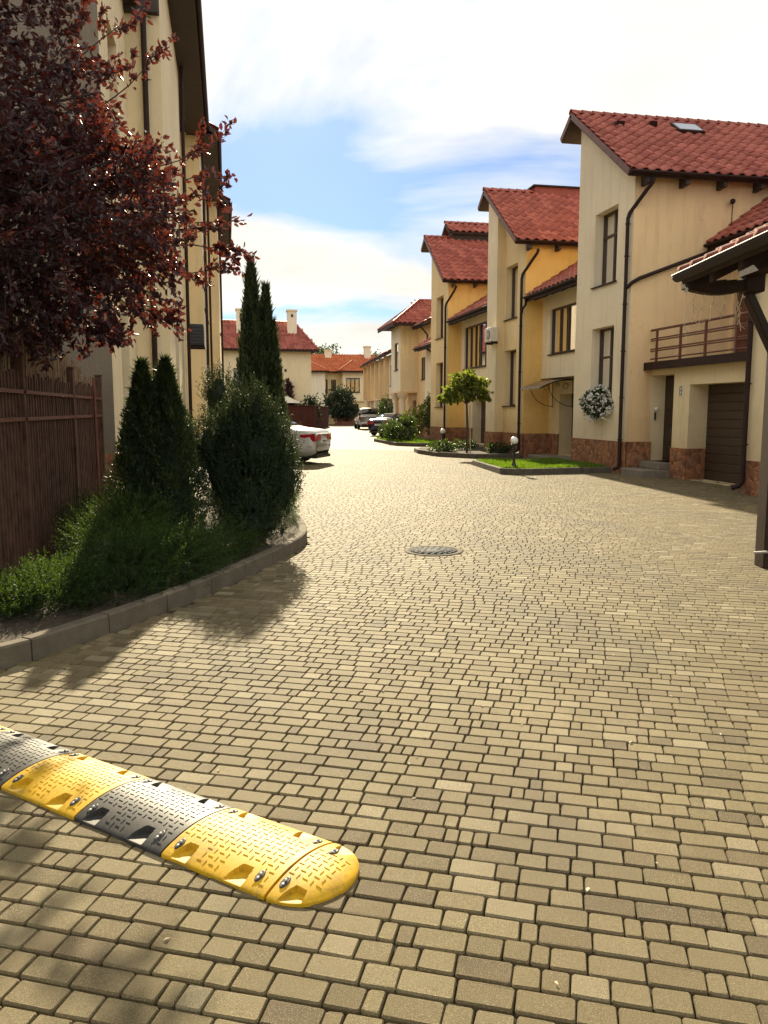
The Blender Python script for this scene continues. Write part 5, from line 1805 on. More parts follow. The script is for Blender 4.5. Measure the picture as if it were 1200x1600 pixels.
# ------------------------------------------------------------------ cars
def car(name, loc, heading, label, paint, kind='sedan', plate=True):
    """rear end at local x = 0, nose towards +x"""
    root = empty(name, loc, heading)
    tag(root, label, 'car')
    if kind == 'sedan':
        #        x     zb    zdeck  zroof   w     wroof
        S = [(0.00, 0.42, 0.92, 0.93, 0.74, 0.60), (0.06, 0.32, 1.02, 1.04, 0.83, 0.68), (0.25, 0.26, 1.06, 1.09, 0.90, 0.70), (0.70, 0.24, 1.03, 1.12, 0.92, 0.66),
             (0.95, 0.24, 1.00, 1.20, 0.925, 0.62), (1.40, 0.24, 0.98, 1.38, 0.93, 0.60), (1.95, 0.24, 0.97, 1.46, 0.93, 0.60), (2.5, 0.24, 0.96, 1.46, 0.93, 0.60),
             (3.0, 0.24, 0.94, 1.36, 0.93, 0.60), (3.45, 0.24, 0.92, 1.10, 0.92, 0.66), (3.75, 0.24, 0.90, 0.97, 0.91, 0.72), (4.3, 0.25, 0.80, 0.86, 0.88, 0.68), (4.62, 0.30, 0.66, 0.72, 0.80, 0.6), (4.72, 0.40, 0.56, 0.60, 0.66, 0.5)]
        ax_ = (0.98, 3.78); wr = 0.335
        cab = (0.95, 3.45)
    else:
        S = [(0.00, 0.50, 1.02, 1.06, 0.84, 0.76), (0.05, 0.40, 1.08, 1.30, 0.92, 0.76), (0.16, 0.34, 1.10, 1.62, 0.95, 0.72), (0.40, 0.34, 1.10, 1.78, 0.96, 0.72), (1.2, 0.34, 1.08, 1.84, 0.97, 0.72),
             (2.2, 0.34, 1.06, 1.84, 0.97, 0.72), (2.9, 0.34, 1.05, 1.76, 0.97, 0.72), (3.5, 0.34, 1.04, 1.25, 0.96, 0.76), (3.8, 0.34, 1.03, 1.08, 0.95, 0.80), (4.4, 0.36, 0.95, 1.0, 0.92, 0.78), (4.72, 0.42, 0.8, 0.85, 0.82, 0.7), (4.8, 0.5, 0.7, 0.72, 0.7, 0.6)]
        ax_ = (0.95, 3.85); wr = 0.38
        cab = (0.05, 3.5)
    ring = []
    for (x, zb, zd, zr_, w, wr_) in S:
        pts = [(w * 0.80, zb), (w * 0.97, zb + 0.10), (w * 1.0, zb + 0.28), (w * 0.99, (zd + zb + 0.25) / 2 + 0.08), (w * 0.955, zd - 0.03), (w * 0.92, zd), (wr_ + (w * 0.92 - wr_) * 0.12, zd + (zr_ - zd) * 0.86), (wr_ * 0.82, zr_ - 0.004), (0, zr_ + 0.012)]
        full = [(x, y, z) for (y, z) in pts] + [(x, -y, z) for (y, z) in pts[-2::-1]]
        ring.append(full)
    n = len(ring[0])
    V = [p for r_ in ring for p in r_]
    body_f, glass_f = [], []
    for i in range(len(S) - 1):
        for k in range(n - 1):
            f = (i * n + k, i * n + k + 1, (i + 1) * n + k + 1, (i + 1) * n + k)
            kk = min(k, n - 2 - k)
            inc = S[i][0] >= cab[0] - 0.01 and S[i + 1][0] <= cab[1] + 0.01
            steep = abs(S[i + 1][3] - S[i][3]) / (S[i + 1][0] - S[i][0]) > 0.30
            if inc and kk == 5: glass_f.append(f)
            elif inc and steep and kk >= 6: glass_f.append(f)
            else: body_f.append(f)
    body_f.append(tuple(range(n)))
    body_f.append(tuple((len(S) - 1) * n + k for k in range(n))[::-1])
    mb = MB(); mb.add(V, body_f, True); body = mb.build('body', paint, root)
    m = body.modifiers.new('sub', 'SUBSURF'); m.levels = 1; m.render_levels = 1
    mb = MB(); mb.add(V, glass_f, True); gl = mb.build('window_glass', 'car_glass', root)
    so = gl.modifiers.new('sol', 'SOLIDIFY'); so.thickness = 0.02; so.offset = 0.6
    hw = S[2][4]
    # tail lights, plate, bumper line
    zt = S[1][2]
    for s in (-1, 1):
        mb = MB()
        if kind == 'sedan':
            y0, y1 = s * hw * 0.36, s * hw * 0.92
            mb.hexa([(-0.035, y0, zt - 0.24), (-0.005, y1, zt - 0.29), (0.12, y1, zt - 0.29), (0.12, y0, zt - 0.24), (-0.012, y0, zt - 0.09), (0.03, y1, zt - 0.06), (0.12, y1, zt - 0.06), (0.12, y0, zt - 0.09)])
            mb.hexa([(-0.002, s * hw * 0.90, zt - 0.28), (0.46, s * hw * 1.02, zt - 0.16), (0.46, s * hw * 0.9, zt - 0.16), (0.1, s * hw * 0.7, zt - 0.28), (0.02, s * hw * 0.91, zt - 0.065), (0.46, s * hw * 1.02, zt - 0.09), (0.46, s * hw * 0.9, zt - 0.09), (0.1, s * hw * 0.7, zt - 0.065)])
        else:
            mb.box(-0.02, 0.14, s * 0.86 - 0.07, s * 0.86 + 0.07, 0.85, 1.10)
        mb.build('tail_light', 'tail_red', root)
    if kind == 'sedan':
        for s in (-1, 1):
            mb = MB()
            for xs in (1.30, 2.35, 3.35):
                mb.tube([(xs, s * 0.931, 0.34), (xs + 0.02, s * 0.936, 0.62), (xs + 0.05, s * 0.90, 0.93)], 0.006, 5)
            mb.tube([(0.1, s * 0.86, 0.56), (1.0, s * 0.932, 0.60), (3.6, s * 0.93, 0.62)], 0.005, 5)
            mb.build('panel_gap', 'trim_black', root)
            mb = MB(); mb.box(1.55, 1.75, s * 0.93 - 0.02, s * 0.93 + 0.02, 0.78, 0.81); mb.build('door_handle', 'rim', root)
        mb = MB(); mb.tube([(-0.012, -0.62, 0.585), (-0.03, 0, 0.585), (-0.012, 0.62, 0.585)], 0.006, 5); mb.build('bumper_gap', 'trim_black', root)
    if plate:
        mb = MB(); zpl = 0.72 if kind == 'sedan' else 0.88
        mb.box(-0.035, 0.02, -0.26, 0.26, zpl - 0.06, zpl + 0.06)
        p_ = mb.build('number_plate', 'plate_white', root)
        mb = MB()
        for q in range(7):
            mb.box(-0.039, -0.034, -0.2 + q * 0.06, -0.2 + q * 0.06 + 0.034, zpl - 0.03, zpl + 0.03)
        mb.build('plate_marks', 'sign_ink', p_)
    mb = MB(); mb.box(0.03, 0.3, -hw * 0.7, hw * 0.7, S[1][1] - 0.03, S[1][1] + 0.02)
    mb.build('rear_bumper_trim', 'trim_black', root)
    if kind != 'sedan':
        mb = MB(); mb.box(-0.05, 0.10, -0.8, 0.8, 0.50, 0.64); bevel_mod(mb.build('bumper', 'plate_white', root), 0.02)
    mb = MB(); mb.box(0.0, 4.2, -0.70, 0.70, 0.20, 0.30); mb.build('underbody', 'trim_black', root)
    for x in ax_:
        for s in (-1, 1):
            y = s * (S[5][4] - 0.09)
            mb = MB()
            prof = [(wr * 0.62, -0.10), (wr * 0.95, -0.11), (wr, -0.07), (wr, 0.07), (wr * 0.95, 0.11), (wr * 0.62, 0.10)]
            vs_, fs_ = [], []
            sg_ = 22
            for (r_, yy) in prof:
                for k in range(sg_):
                    a = 2 * math.pi * k / sg_
                    vs_.append((x + r_ * math.cos(a), y + yy, wr + r_ * math.sin(a)))
            for i in range(len(prof) - 1):
                for k in range(sg_):
                    fs_.append((i * sg_ + k, i * sg_ + (k + 1) % sg_, (i + 1) * sg_ + (k + 1) % sg_, (i + 1) * sg_ + k))
            mb.add(vs_, fs_, True)
            wh = mb.build('wheel', 'tyre', root)
            mb = MB()
            for q in range(5):
                a = q * 2 * math.pi / 5
                a1, a2 = a - 0.22, a + 0.22
                r0, r1 = 0.05, wr * 0.64
                mb.hexa([(x + r0 * math.cos(a1), y - 0.09, wr + r0 * math.sin(a1)), (x + r1 * math.cos(a1), y - 0.1, wr + r1 * math.sin(a1)), (x + r1 * math.cos(a2), y - 0.1, wr + r1 * math.sin(a2)), (x + r0 * math.cos(a2), y - 0.09, wr + r0 * math.sin(a2)),
                         (x + r0 * math.cos(a1), y + 0.09, wr + r0 * math.sin(a1)), (x + r1 * math.cos(a1), y + 0.1, wr + r1 * math.sin(a1)), (x + r1 * math.cos(a2), y + 0.1, wr + r1 * math.sin(a2)), (x + r0 * math.cos(a2), y + 0.09, wr + r0 * math.sin(a2))])
            mb.build('rim', 'rim', wh)
            # dark wheel housing
            mb = MB()
            vs2 = [(x + (wr + 0.06) * math.cos(a), y - s * 0.0 + s * 0.087, wr + (wr + 0.06) * math.sin(a)) for a in np.linspace(-0.35, math.pi + 0.35, 20)]
            mb.prism(vs2, (0, -s * 0.05, 0))
            mb.build('wheel_housing', 'trim_black', root)
    return root

car('parked_car', (2.95, 25.15, 0), math.atan2(0.42, -0.906), 'silver white saloon parked tail out beside the dark evergreens', 'paint_white')
car('parked_car', (11.85, 67.2, 0), R(90) - R(4), 'silver off-road car standing in the far street', 'paint_silver', 'suv')
car('parked_car', (9.55, 51.0, 0), R(52), 'dark blue saloon parked beside the far bushes', 'paint_navy')
car('parked_car', (13.75, 69.8, 0), R(86), 'dark car parked just beyond the silver off-road car', 'paint_grey', 'suv')

# ------------------------------------------------------------------ plants
def unit(v):
    return v / np.maximum(np.linalg.norm(v, axis=-1, keepdims=True), 1e-9)

def leaves_mesh(name, C, D, L, Wd, mat, tint, fold=0.25, two=True, up_bias=0.0):
    """C base points, D directions, L lengths: every leaf a folded blade"""
    n = len(C)
    D = unit(D)
    r_ = rng.normal(size=(n, 3))
    r_[:, 2] += up_bias
    S = unit(np.cross(D, r_))
    N = np.cross(S, D)
    L = np.broadcast_to(L, (n,))[:, None]
    Wd = np.broadcast_to(Wd, (n,))[:, None]
    if two:
        P = np.stack([C, C + D * L * 0.30 + S * Wd * 0.5 + N * Wd * fold, C + D * L * 0.68 + S * Wd * 0.42 + N * Wd * fold, C + D * L - N * L * 0.08,
                      C + D * L * 0.68 - S * Wd * 0.42 + N * Wd * fold, C + D * L * 0.30 - S * Wd * 0.5 + N * Wd * fold], 1)
        F = np.array([(0, 1, 2, 3), (0, 3, 4, 5)])
        k = 6
    else:
        P = np.stack([C, C + D * L * 0.45 + S * Wd * 0.5, C + D * L, C + D * L * 0.45 - S * Wd * 0.5], 1)
        F = np.array([(0, 1, 2, 3)])
        k = 4
    FF = (F[None] + (np.arange(n) * k)[:, None, None]).reshape(-1, 4)
    return np_mesh(name, P.reshape(-1, 3), FF, mat, np.repeat(tint, k))

def blob_points(n, c, r, shell=0.55):
    """points in an ellipsoid, more towards its skin"""
    d = unit(rng.normal(size=(n, 3)))
    s = (shell + (1 - shell) * rng.random(n)) ** (1 / 1.6)
    return np.array(c) + d * s[:, None] * np.array(r), d

# --- red plum tree whose crown hangs in from the left
pl = root_at('plum_tree', (-3.2, 8.4, 0.1), 'dark red leaved plum tree overhanging the fence', 'tree')
mb = MB()
base = np.array([-3.2, 8.4, 0.0])
trunk = [base, base + (0.02, 0, 0.8), base + (0.06, -0.05, 1.7), base + (0.15, -0.1, 2.5), base + (0.2, -0.15, 3.4), base + (0.25, -0.1, 4.4)]
mb.tube([tuple(p) for p in trunk], [0.13, 0.11, 0.10, 0.085, 0.06, 0.03], 10)
mb.build('trunk', 'bark_red', pl)
tips = []
def twig(mb, p, d, L, r, droop=0.0):
    pts, rs = [np.array(p, float)], [r]
    d = np.array(d, float)
    n = 5
    for k in range(n):
        d = d + rng.normal(0, 0.13, 3) + np.array([0, 0, droop])
        d /= np.linalg.norm(d)
        pts.append(pts[-1] + d * L / n)
        rs.append(max(0.002, r * (1 - 0.8 * (k + 1) / n)))
    mb.tube([tuple(q) for q in pts], rs, 5, caps=False)
    return pts
mb = MB()
KS = 1.16
LOBES = [((-3.0, 7.0, 4.3), (2.0, 1.9, 1.9), 1000), ((-1.65, 6.9, 3.05), (1.25, 1.35, 0.85), 760), ((-3.2, 6.6, 3.0), (1.6, 1.4, 0.9), 760), ((-0.8, 7.0, 3.25), (0.6, 0.7, 0.55), 95), ((-1.55, 7.1, 4.2), (0.8, 0.9, 0.6), 90)]
LOBES = [((c[0] * KS, c[1] * KS, 1.69 + (c[2] - 1.69) * KS), tuple(q * KS for q in r_), m) for (c, r_, m) in LOBES]
hubs = []
for (c, r_, m) in LOBES:
    k = max(4, m // 26)
    P, dd = blob_points(k, c, r_, 0.12)
    for q in range(k):
        hubs.append(P[q])
        z0 = np.clip(P[q][2] - 0.9, 1.6, 4.0)
        i = np.interp(z0, [t_[2] for t_ in trunk], range(len(trunk)))
        i0 = int(min(len(trunk) - 2, i))
        s0 = trunk[i0] + (trunk[i0 + 1] - trunk[i0]) * (i - i0)
        mid = (s0 + P[q]) / 2 + np.array([0, 0, 0.18])
        mb.tube([tuple(s0), tuple(mid), tuple(P[q])], [0.035, 0.02, 0.009], 6, caps=False)
    P2, d2 = blob_points(m, c, r_, 0.25)
    for q in range(m):
        if P2[q][2] < 2.2: continue
        h = hubs[-1 - int(rng.integers(0, k))]
        d = d2[q] * 0.8 + rng.normal(0, 0.4, 3) + np.array([0.15, 0, 0.15])
        tips.append(twig(mb, P2[q], d / np.linalg.norm(d), rng.uniform(0.28, 0.5), 0.006, -0.03))
for (p, d, L) in (((-0.62, 7.15, 3.62), (0.86, 0.05, 0.42), 0.8), ((-0.35, 7.1, 3.05), (0.95, 0.0, 0.12), 0.55), ((-0.95, 7.1, 4.1), (0.75, 0.1, 0.55), 0.75), ((-0.5, 7.1, 2.85), (0.95, 0, -0.05), 0.6), ((-1.1, 7.0, 4.4), (0.7, 0, 0.62), 0.7), ((-0.5, 7.1, 3.4), (0.8, 0.1, 0.2), 0.6), ((-0.8, 7.0, 2.55), (0.85, -0.1, -0.3), 0.55), ((-1.3, 6.8, 2.4), (0.6, -0.1, -0.45), 0.5)):
    p = (p[0] * KS, p[1] * KS, 1.69 + (p[2] - 1.69) * KS)
    main = twig(mb, p, d, L * KS, 0.008, 0.0)
    tips.append(main)
    for q in (2, 3, 4):
        dd = np.array(d) + rng.normal(0, 0.45, 3)
        tips.append(twig(mb, main[q], dd / np.linalg.norm(dd), L * 0.4, 0.004))
mb.build('branches', 'bark_red', pl)
C, D = [], []
for pts in tips:
    pts = np.array(pts)
    L = len(pts) - 1
    m = 26
    s = rng.uniform(0.05, 1.0, m) * L
    i = np.minimum(L - 1, s.astype(int))
    c = pts[i] + (pts[i + 1] - pts[i]) * (s - i)[:, None]
    ax = unit(pts[i + 1] - pts[i])
    d = unit(ax * 0.6 + rng.normal(0, 0.6, (m, 3)) + np.array([0, 0, -0.25]))
    C.append(c + rng.normal(0, 0.018, (m, 3))); D.append(d)
C = np.vstack(C); D = np.vstack(D)
kk = (C[:, 2] > 2.14 + 0.12 * np.sin(C[:, 0] * 5) + 0.1 * np.sin(C[:, 1] * 7))
C, D = C[kk], D[kk]
n = len(C)
PLUM_N = n
tn = np.clip(rng.normal(0.45, 0.2, n), 0, 1)
cl_ = np.sin(C[:, 0] * 3.1 + 1) * np.sin(C[:, 1] * 2.7) * np.sin(C[:, 2] * 3.3 + 0.6)
tn = np.where((cl_ > 0.35) & (rng.random(n) < 0.45), np.clip(tn + 0.45, 0, 1), tn)
o = place('crown', leaves_mesh('crown', C, D, rng.uniform(0.045, 0.085, n), rng.uniform(0.026, 0.044, n), 'leaf_plum', tn), pl)

# --- evergreen column: many small upright sprays on a cone
def conifer(name, loc, H, Rr, label, mat, n, spires=((0, 0, 1.0),), leaf=(0.03, 0.06), wid=0.02, cat='tree', bulge=0.35, group=None, upright=0.8, power=0.75):
    root = empty(name, loc)
    tag(root, label, cat, group)
    mb = MB(); mb.tube([(0, 0, 0), (0, 0, H * 0.8)], [Rr * 0.12, 0.01], 8); mb.build('trunk', 'bark', root)
    mb = MB()
    for (ox, oy, hs) in spires:
        pr = []
        for z in np.linspace(0.02, 0.93, 16):
            k_ = (0.78 + 0.22 * math.sin(min(1, z / bulge) * math.pi / 2)) if z < bulge else max(0, (1 - z) / (1 - bulge)) ** power
            pr.append((max(0.004, 0.62 * k_ * Rr * (hs if len(spires) > 1 else 1)), z * H * hs))
        mb.lathe(pr, ox, oy, 0, 14)
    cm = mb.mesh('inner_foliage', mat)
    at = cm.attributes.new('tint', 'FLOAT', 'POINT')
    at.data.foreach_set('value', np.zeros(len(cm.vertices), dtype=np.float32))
    place('inner_foliage', cm, root)
    Cs, Ds, Ts, Ls = [], [], [], []
    for (ox, oy, hs) in spires:
        m = int(n * hs / sum(s[2] for s in spires))
        z = rng.random(m) ** 0.85
        def rad(z):
            return np.clip(np.where(z < bulge, 0.78 + 0.22 * np.sin(np.clip(z / bulge, 0, 1) * math.pi / 2), np.clip((1 - z) / (1 - bulge), 0, 1) ** power), 0.02, 1)
        a = rng.uniform(0, 2 * math.pi, m)
        lump = 1 + 0.11 * np.sin(a * 5 + z * 11) + 0.10 * np.sin(a * 3 - z * 19 + ox * 9) + 0.10 * np.sin(a * 9 + z * 37) + rng.normal(0, 0.05, m)
        rr = rad(z) * lump * (1 - 0.55 * rng.random(m) ** 2.2)
        x, y = rr * np.cos(a) * Rr, rr * np.sin(a) * Rr
        t_ = np.clip(z * 1.3, 0, 1)
        Cs.append(np.c_[x * (hs if len(spires) > 1 else 1) + ox, y + oy, z * H * hs])
        out = np.c_[np.cos(a), np.sin(a), np.zeros(m)]
        Ds.append(unit(out * 0.55 + np.array([0, 0, upright]) + rng.normal(0, 0.33, (m, 3))))
        Ls.append(np.where(rng.random(m) < 0.10, 1.9, 1.0) * np.where(z > 0.85, 1.25, 1.0))
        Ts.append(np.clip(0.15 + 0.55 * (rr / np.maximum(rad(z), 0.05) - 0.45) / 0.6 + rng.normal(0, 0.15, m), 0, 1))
    C, D, T_ = np.vstack(Cs), np.vstack(Ds), np.concatenate(Ts)
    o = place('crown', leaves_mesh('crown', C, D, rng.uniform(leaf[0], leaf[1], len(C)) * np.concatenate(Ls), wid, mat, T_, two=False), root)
    return root

conifer('thuja', (-0.80, 9.35, 0.1), 2.13, 0.40, 'twin tipped dark green thuja between fence and shrub', 'needle_thuja', 60000, ((-0.12, 0, 0.985), (0.13, 0.02, 1.0)), (0.025, 0.055), 0.016, power=0.85, bulge=0.3)
conifer('cypress', (0.70, 19.6, 0), 5.15, 0.44, 'tall dark cypress with several pointed tips', 'needle_thuja', 42000, ((-0.08, 0.0, 1.0), (0.26, 0.05, 0.88), (0.40, 0.0, 0.72), (-0.26, 0.1, 0.60), (0.08, -0.1, 0.66)), (0.06, 0.14), 0.035, power=0.8, bulge=0.3, upright=1.5)

# --- yew: upright shoots set with needles
def shoots(name, loc, label, blobs, n_shoot, mat, cat='shrub', length=(0.10, 0.2), needle=0.028, width=0.007, per=16, upd=0.9, stem='bark', group=None, spread=0.5, tip_bias=0.3, root=None, base_tint=0.25, core=0.62):
    if root is None:
        root = empty(name, loc)
        tag(root, label, cat, group)
    tot = sum(b[2] for b in blobs)
    Cs, Ds, Ts, Ls = [], [], [], []
    sb = MB()
    for (c, r_, w) in blobs:
        m = int(n_shoot * w / tot)
        P, d = blob_points(m, c, r_, 0.35)
        ok = P[:, 2] > 0.02
        P, d = P[ok], d[ok]
        m = len(P)
        ax = unit(d * np.array([1, 1, 0.6]) * spread + np.array([0, 0, upd]) + rng.normal(0, 0.22, (m, 3)))
        ln = rng.uniform(length[0], length[1], m)
        for q in range(per):
            s = (q + rng.random(m)) / per
            base_ = P + ax * (ln * s)[:, None]
            nd_ = unit(ax * 0.75 + rng.normal(0, 0.6, (m, 3)))
            Cs.append(base_); Ds.append(nd_)
            Ls.append(needle * (1.15 - 0.5 * s) * rng.uniform(0.7, 1.2, m))
            Ts.append(np.clip(base_tint + tip_bias * s + rng.normal(0, 0.14, m), 0, 1))
    C, D, T_, L_ = np.vstack(Cs), np.vstack(Ds), np.concatenate(Ts), np.concatenate(Ls)
    place('foliage', leaves_mesh('foliage', C, D, L_, width, mat, T_, two=False), root)
    mb = MB()
    for (c, r_, w) in blobs:
        if r_[2] < 0.3: continue
        pr = [(max(0.003, core * math.sin(t)), -core * math.cos(t) * (1 if c[2] > 0.5 else 0.7)) for t in np.linspace(0, math.pi, 9)]
        b0 = len(mb.v)
        mb.lathe(pr, 0, 0, 0, 12)
        for q in range(b0, len(mb.v)):
            v_ = mb.v[q]
            j_ = 1 + 0.18 * math.sin(q * 12.9)
            mb.v[q] = (c[0] + v_[0] * r_[0] * j_, c[1] + v_[1] * r_[1] * j_, max(0.01, c[2] + v_[2] * r_[2] * j_))
    if mb.v:
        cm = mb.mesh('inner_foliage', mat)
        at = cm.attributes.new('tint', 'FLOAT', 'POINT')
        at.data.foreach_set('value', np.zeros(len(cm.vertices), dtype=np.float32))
        place('inner_foliage', cm, root)
    mb = MB()
    for (c, r_, w) in blobs:
        mb.tube([(c[0] * 0.3, c[1] * 0.3, 0), (c[0] * 0.8, c[1] * 0.8, c[2] * 0.6), (c[0], c[1], c[2])], [0.03, 0.02, 0.008], 6)
    mb.build('stem', stem, root)
    return root

shoots('yew_shrub', (0.26, 9.65, 0.1), 'big dark upright yew shrub at the kerb end',
       [((0, 0, 0.5), (0.44, 0.45, 0.55), 1.0), ((0.05, 0.0, 1.05), (0.34, 0.34, 0.45), 0.7), ((-0.48, 0.1, 1.12), (0.20, 0.22, 0.36), 0.3), ((0.08, 0.0, 1.50), (0.12, 0.12, 0.36), 0.2),
        ((-0.14, 0, 1.42), (0.11, 0.12, 0.34), 0.18), ((0.26, 0.1, 1.30), (0.11, 0.12, 0.34), 0.18), ((-0.30, 0.05, 1.28), (0.10, 0.1, 0.30), 0.14), ((0.40, 0.1, 0.72), (0.20, 0.28, 0.42), 0.32),
        ((0.0, -0.1, 0.28), (0.46, 0.5, 0.34), 0.5), ((-0.34, 0, 0.78), (0.24, 0.28, 0.4), 0.3), ((0.42, 0.05, 1.02), (0.09, 0.1, 0.28), 0.1)],
       4600, 'needle_yew', length=(0.10, 0.26), needle=0.040, width=0.011, per=15, upd=1.2)
shoots('yew_shrub', (0.15, 18.2, 0), 'dark yew shrub at the foot of the cypress', [((0, 0, 1.2), (0.5, 0.5, 1.2), 1), ((-0.35, 0, 1.9), (0.35, 0.35, 0.7), 0.5), ((0.8, -0.4, 0.8), (0.6, 0.5, 0.85), 0.8)], 1500, 'needle_yew', length=(0.15, 0.3), needle=0.06, width=0.018, per=11)
MAT = dict(mat='needle_juniper', cat='shrub', length=(0.16, 0.30), needle=0.030, width=0.008, per=17, upd=0.22, spread=1.0, tip_bias=0.62)
def mat_(loc, label, blobs, n, bt=0.06, name='juniper', **k):
    q = dict(MAT); q.update(k)
    shoots(name, loc, label, blobs, n, base_tint=bt, **q)
mat_((-1.15, 8.45, 0.1), 'spreading bright green juniper at the fence foot', [((0, 0, 0.22), (0.45, 0.6, 0.26), 1), ((0.1, 0.35, 0.45), (0.32, 0.32, 0.16), 0.6)], 1500, 0.32, upd=0.3)
mat_((-0.62, 7.85, 0.1), 'low dark juniper mound beside the kerb', [((0, 0, 0.16), (0.48, 0.5, 0.22), 1), ((0.28, 0.45, 0.14), (0.3, 0.35, 0.18), 0.5), ((-0.35, -0.3, 0.16), (0.38, 0.4, 0.2), 0.6)], 2300, 0.10)
mat_((-0.10, 8.85, 0.1), 'small juniper tuft before the yew shrub', [((0, 0, 0.12), (0.32, 0.36, 0.18), 1)], 800, 0.0)
mat_((-1.45, 6.95, 0.1), 'green herb clump beside the near kerb', [((0, 0, 0.10), (0.4, 0.5, 0.18), 1), ((-0.35, -0.4, 0.08), (0.35, 0.35, 0.15), 0.6)], 1500, 0.12, name='ground_cover', upd=0.7, length=(0.10, 0.2), tip_bias=0.4, width=0.010)
mat_((-0.98, 7.0, 0.1), 'low dark carpet plant between juniper and near kerb', [((0, 0, 0.06), (0.34, 0.42, 0.13), 1), ((0.36, 0.42, 0.05), (0.28, 0.35, 0.12), 0.7), ((-0.4, -0.42, 0.05), (0.3, 0.3, 0.11), 0.5)], 1500, 0.0, name='ground_cover', length=(0.08, 0.16), tip_bias=0.35)
mat_((-1.35, 9.7, 0.1), 'dark juniper between the fence and the twin thuja', [((0, 0, 0.3), (0.5, 0.6, 0.28), 1)], 1000, 0.03, upd=0.4)
shoots('lavender', (0.66, 10.35, 0.1), 'pale grey green lavender tuft at the kerb end', [((0, 0, 0.12), (0.2, 0.24, 0.2), 1)], 420, 'leaf_sage', 'shrub', (0.12, 0.24), 0.026, 0.006, 12, 1.0, spread=0.6, base_tint=0.5)
shoots('bush', (0.72, 11.9, 0.1), 'small green bush just behind the lavender', [((0, 0, 0.2), (0.26, 0.35, 0.26), 1)], 420, 'needle_juniper', 'shrub', (0.12, 0.2), 0.03, 0.010, 12, 0.7, spread=0.8, base_tint=0.3)

# --- broad leaved bushes and small trees made of leaf clouds
def leafy(name, loc, label, blobs, n, leaf, wid, mat, cat='shrub', group=None, trunk=None, droop=-0.2, tint=(0.5, 0.2)):
    root = empty(name, loc)
    tag(root, label, cat, group)
    tot = sum(b[2] for b in blobs)
    Cs, Ds = [], []
    for (c, r_, w) in blobs:
        m = int(n * w / tot)
        k = max(8, m // 24)
        cc, cd = blob_points(k, c, r_, 0.3)
        q = rng.integers(0, k, m)
        P = cc[q] + rng.normal(0, 1, (m, 3)) * np.array(r_) * 0.16
        Cs.append(P)
        Ds.append(unit(cd[q] * 0.7 + rng.normal(0, 0.55, (m, 3)) + np.array([0, 0, droop])))
    C, D = np.vstack(Cs), np.vstack(Ds)
    if trunk is None:
        ok = C[:, 2] > 0.02
        C, D = C[ok], D[ok]
    m = len(C)
    T_ = np.clip(rng.normal(tint[0], tint[1], m), 0, 1)
    place('crown' if trunk else 'foliage', leaves_mesh('foliage', C, D, rng.uniform(leaf[0], leaf[1], m), wid, mat, T_), root)
    mb = MB()
    if trunk:
        mb.tube(trunk, [0.05] * (len(trunk) - 1) + [0.03], 8)
        top = Vector(trunk[-1])
        for (c, r_, w) in blobs:
            mb.tube([tuple(top - Vector((0, 0, 0.3))), tuple((top + Vector(c)) / 2), c], [0.03, 0.02, 0.006], 6)
        mb.build('trunk', 'bark', root)
    else:
        for (c, r_, w) in blobs:
            mb.tube([(c[0] * 0.4, c[1] * 0.4, 0), (c[0], c[1], c[2])], [0.025, 0.008], 6)
        mb.build('stem', 'bark', root)
    return root

ct = leafy('catalpa_tree', (8.62, 28.5, 0.1), 'small round headed green tree before the golden house', [((-0.30, 0, 2.32), (0.52, 0.6, 0.36), 1), ((0.30, 0.1, 2.38), (0.52, 0.6, 0.36), 1), ((0, 0, 2.66), (0.5, 0.5, 0.30), 0.8), ((-0.72, 0.1, 2.12), (0.26, 0.34, 0.24), 0.3), ((0.76, 0, 2.18), (0.25, 0.34, 0.22), 0.3)],
           2100, (0.11, 0.20), 0.10, 'leaf_catalpa', 'tree', trunk=[(0.04, 0, 0), (0.05, 0, 1.0), (0.0, 0, 2.1)], droop=-0.55)
mb = MB(); mb.tube([(0.16, -0.05, 0), (0.12, -0.05, 1.75)], 0.022, 8); mb.build('stake', 'stake_wood', ct)
leafy('bush', (8.5, 39.6, 0.1), 'large rounded green bush in the far bed', [((0, 0, 0.55), (0.8, 1.0, 0.6), 1), ((0.3, 0.6, 0.8), (0.6, 0.7, 0.5), 0.6)], 2200, (0.09, 0.15), 0.07, 'leaf_bush')
leafy('bush', (8.45, 42.6, 0.1), 'dark clipped bush by the dark saloon car', [((0, 0, 0.45), (0.45, 0.5, 0.5), 1)], 1200, (0.08, 0.13), 0.06, 'leaf_bush', tint=(0.3, 0.15))
leafy('rose_bush', (10.2, 43.6, 0.1), 'tall loose flowering bush beside the far bed', [((0, 0, 0.9), (0.9, 0.8, 0.75), 1), ((0.4, 0, 1.5), (0.5, 0.5, 0.4), 0.4)], 1400, (0.09, 0.15), 0.07, 'leaf_catalpa')
leafy('bush', (11.0, 42.5, 0), 'dark shrub against the pale wall near the drainpipe', [((0, 0, 1.0), (0.5, 0.8, 1.0), 1), ((0, 0.3, 1.9), (0.4, 0.5, 0.6), 0.5)], 1400, (0.09, 0.14), 0.07, 'leaf_bush', tint=(0.3, 0.15))
for i, (x, y, lab, nm) in enumerate(((8.1, 30.0, 'low dark shrub beside the middle globe lamp', 'shrub'), (9.2, 30.6, 'low green shrub under the round headed tree', 'shrub'), (9.7, 28.0, 'low leafy shrub by the golden house plinth', 'shrub'), (7.95, 29.1, 'low ground shrub at the middle kerb corner', 'shrub'))):
    leafy(nm, (x, y, 0.1), lab, [((0, 0, 0.18), (0.5, 0.5, 0.22), 1)], 700, (0.06, 0.11), 0.045, 'leaf_bush', tint=(0.4, 0.2))
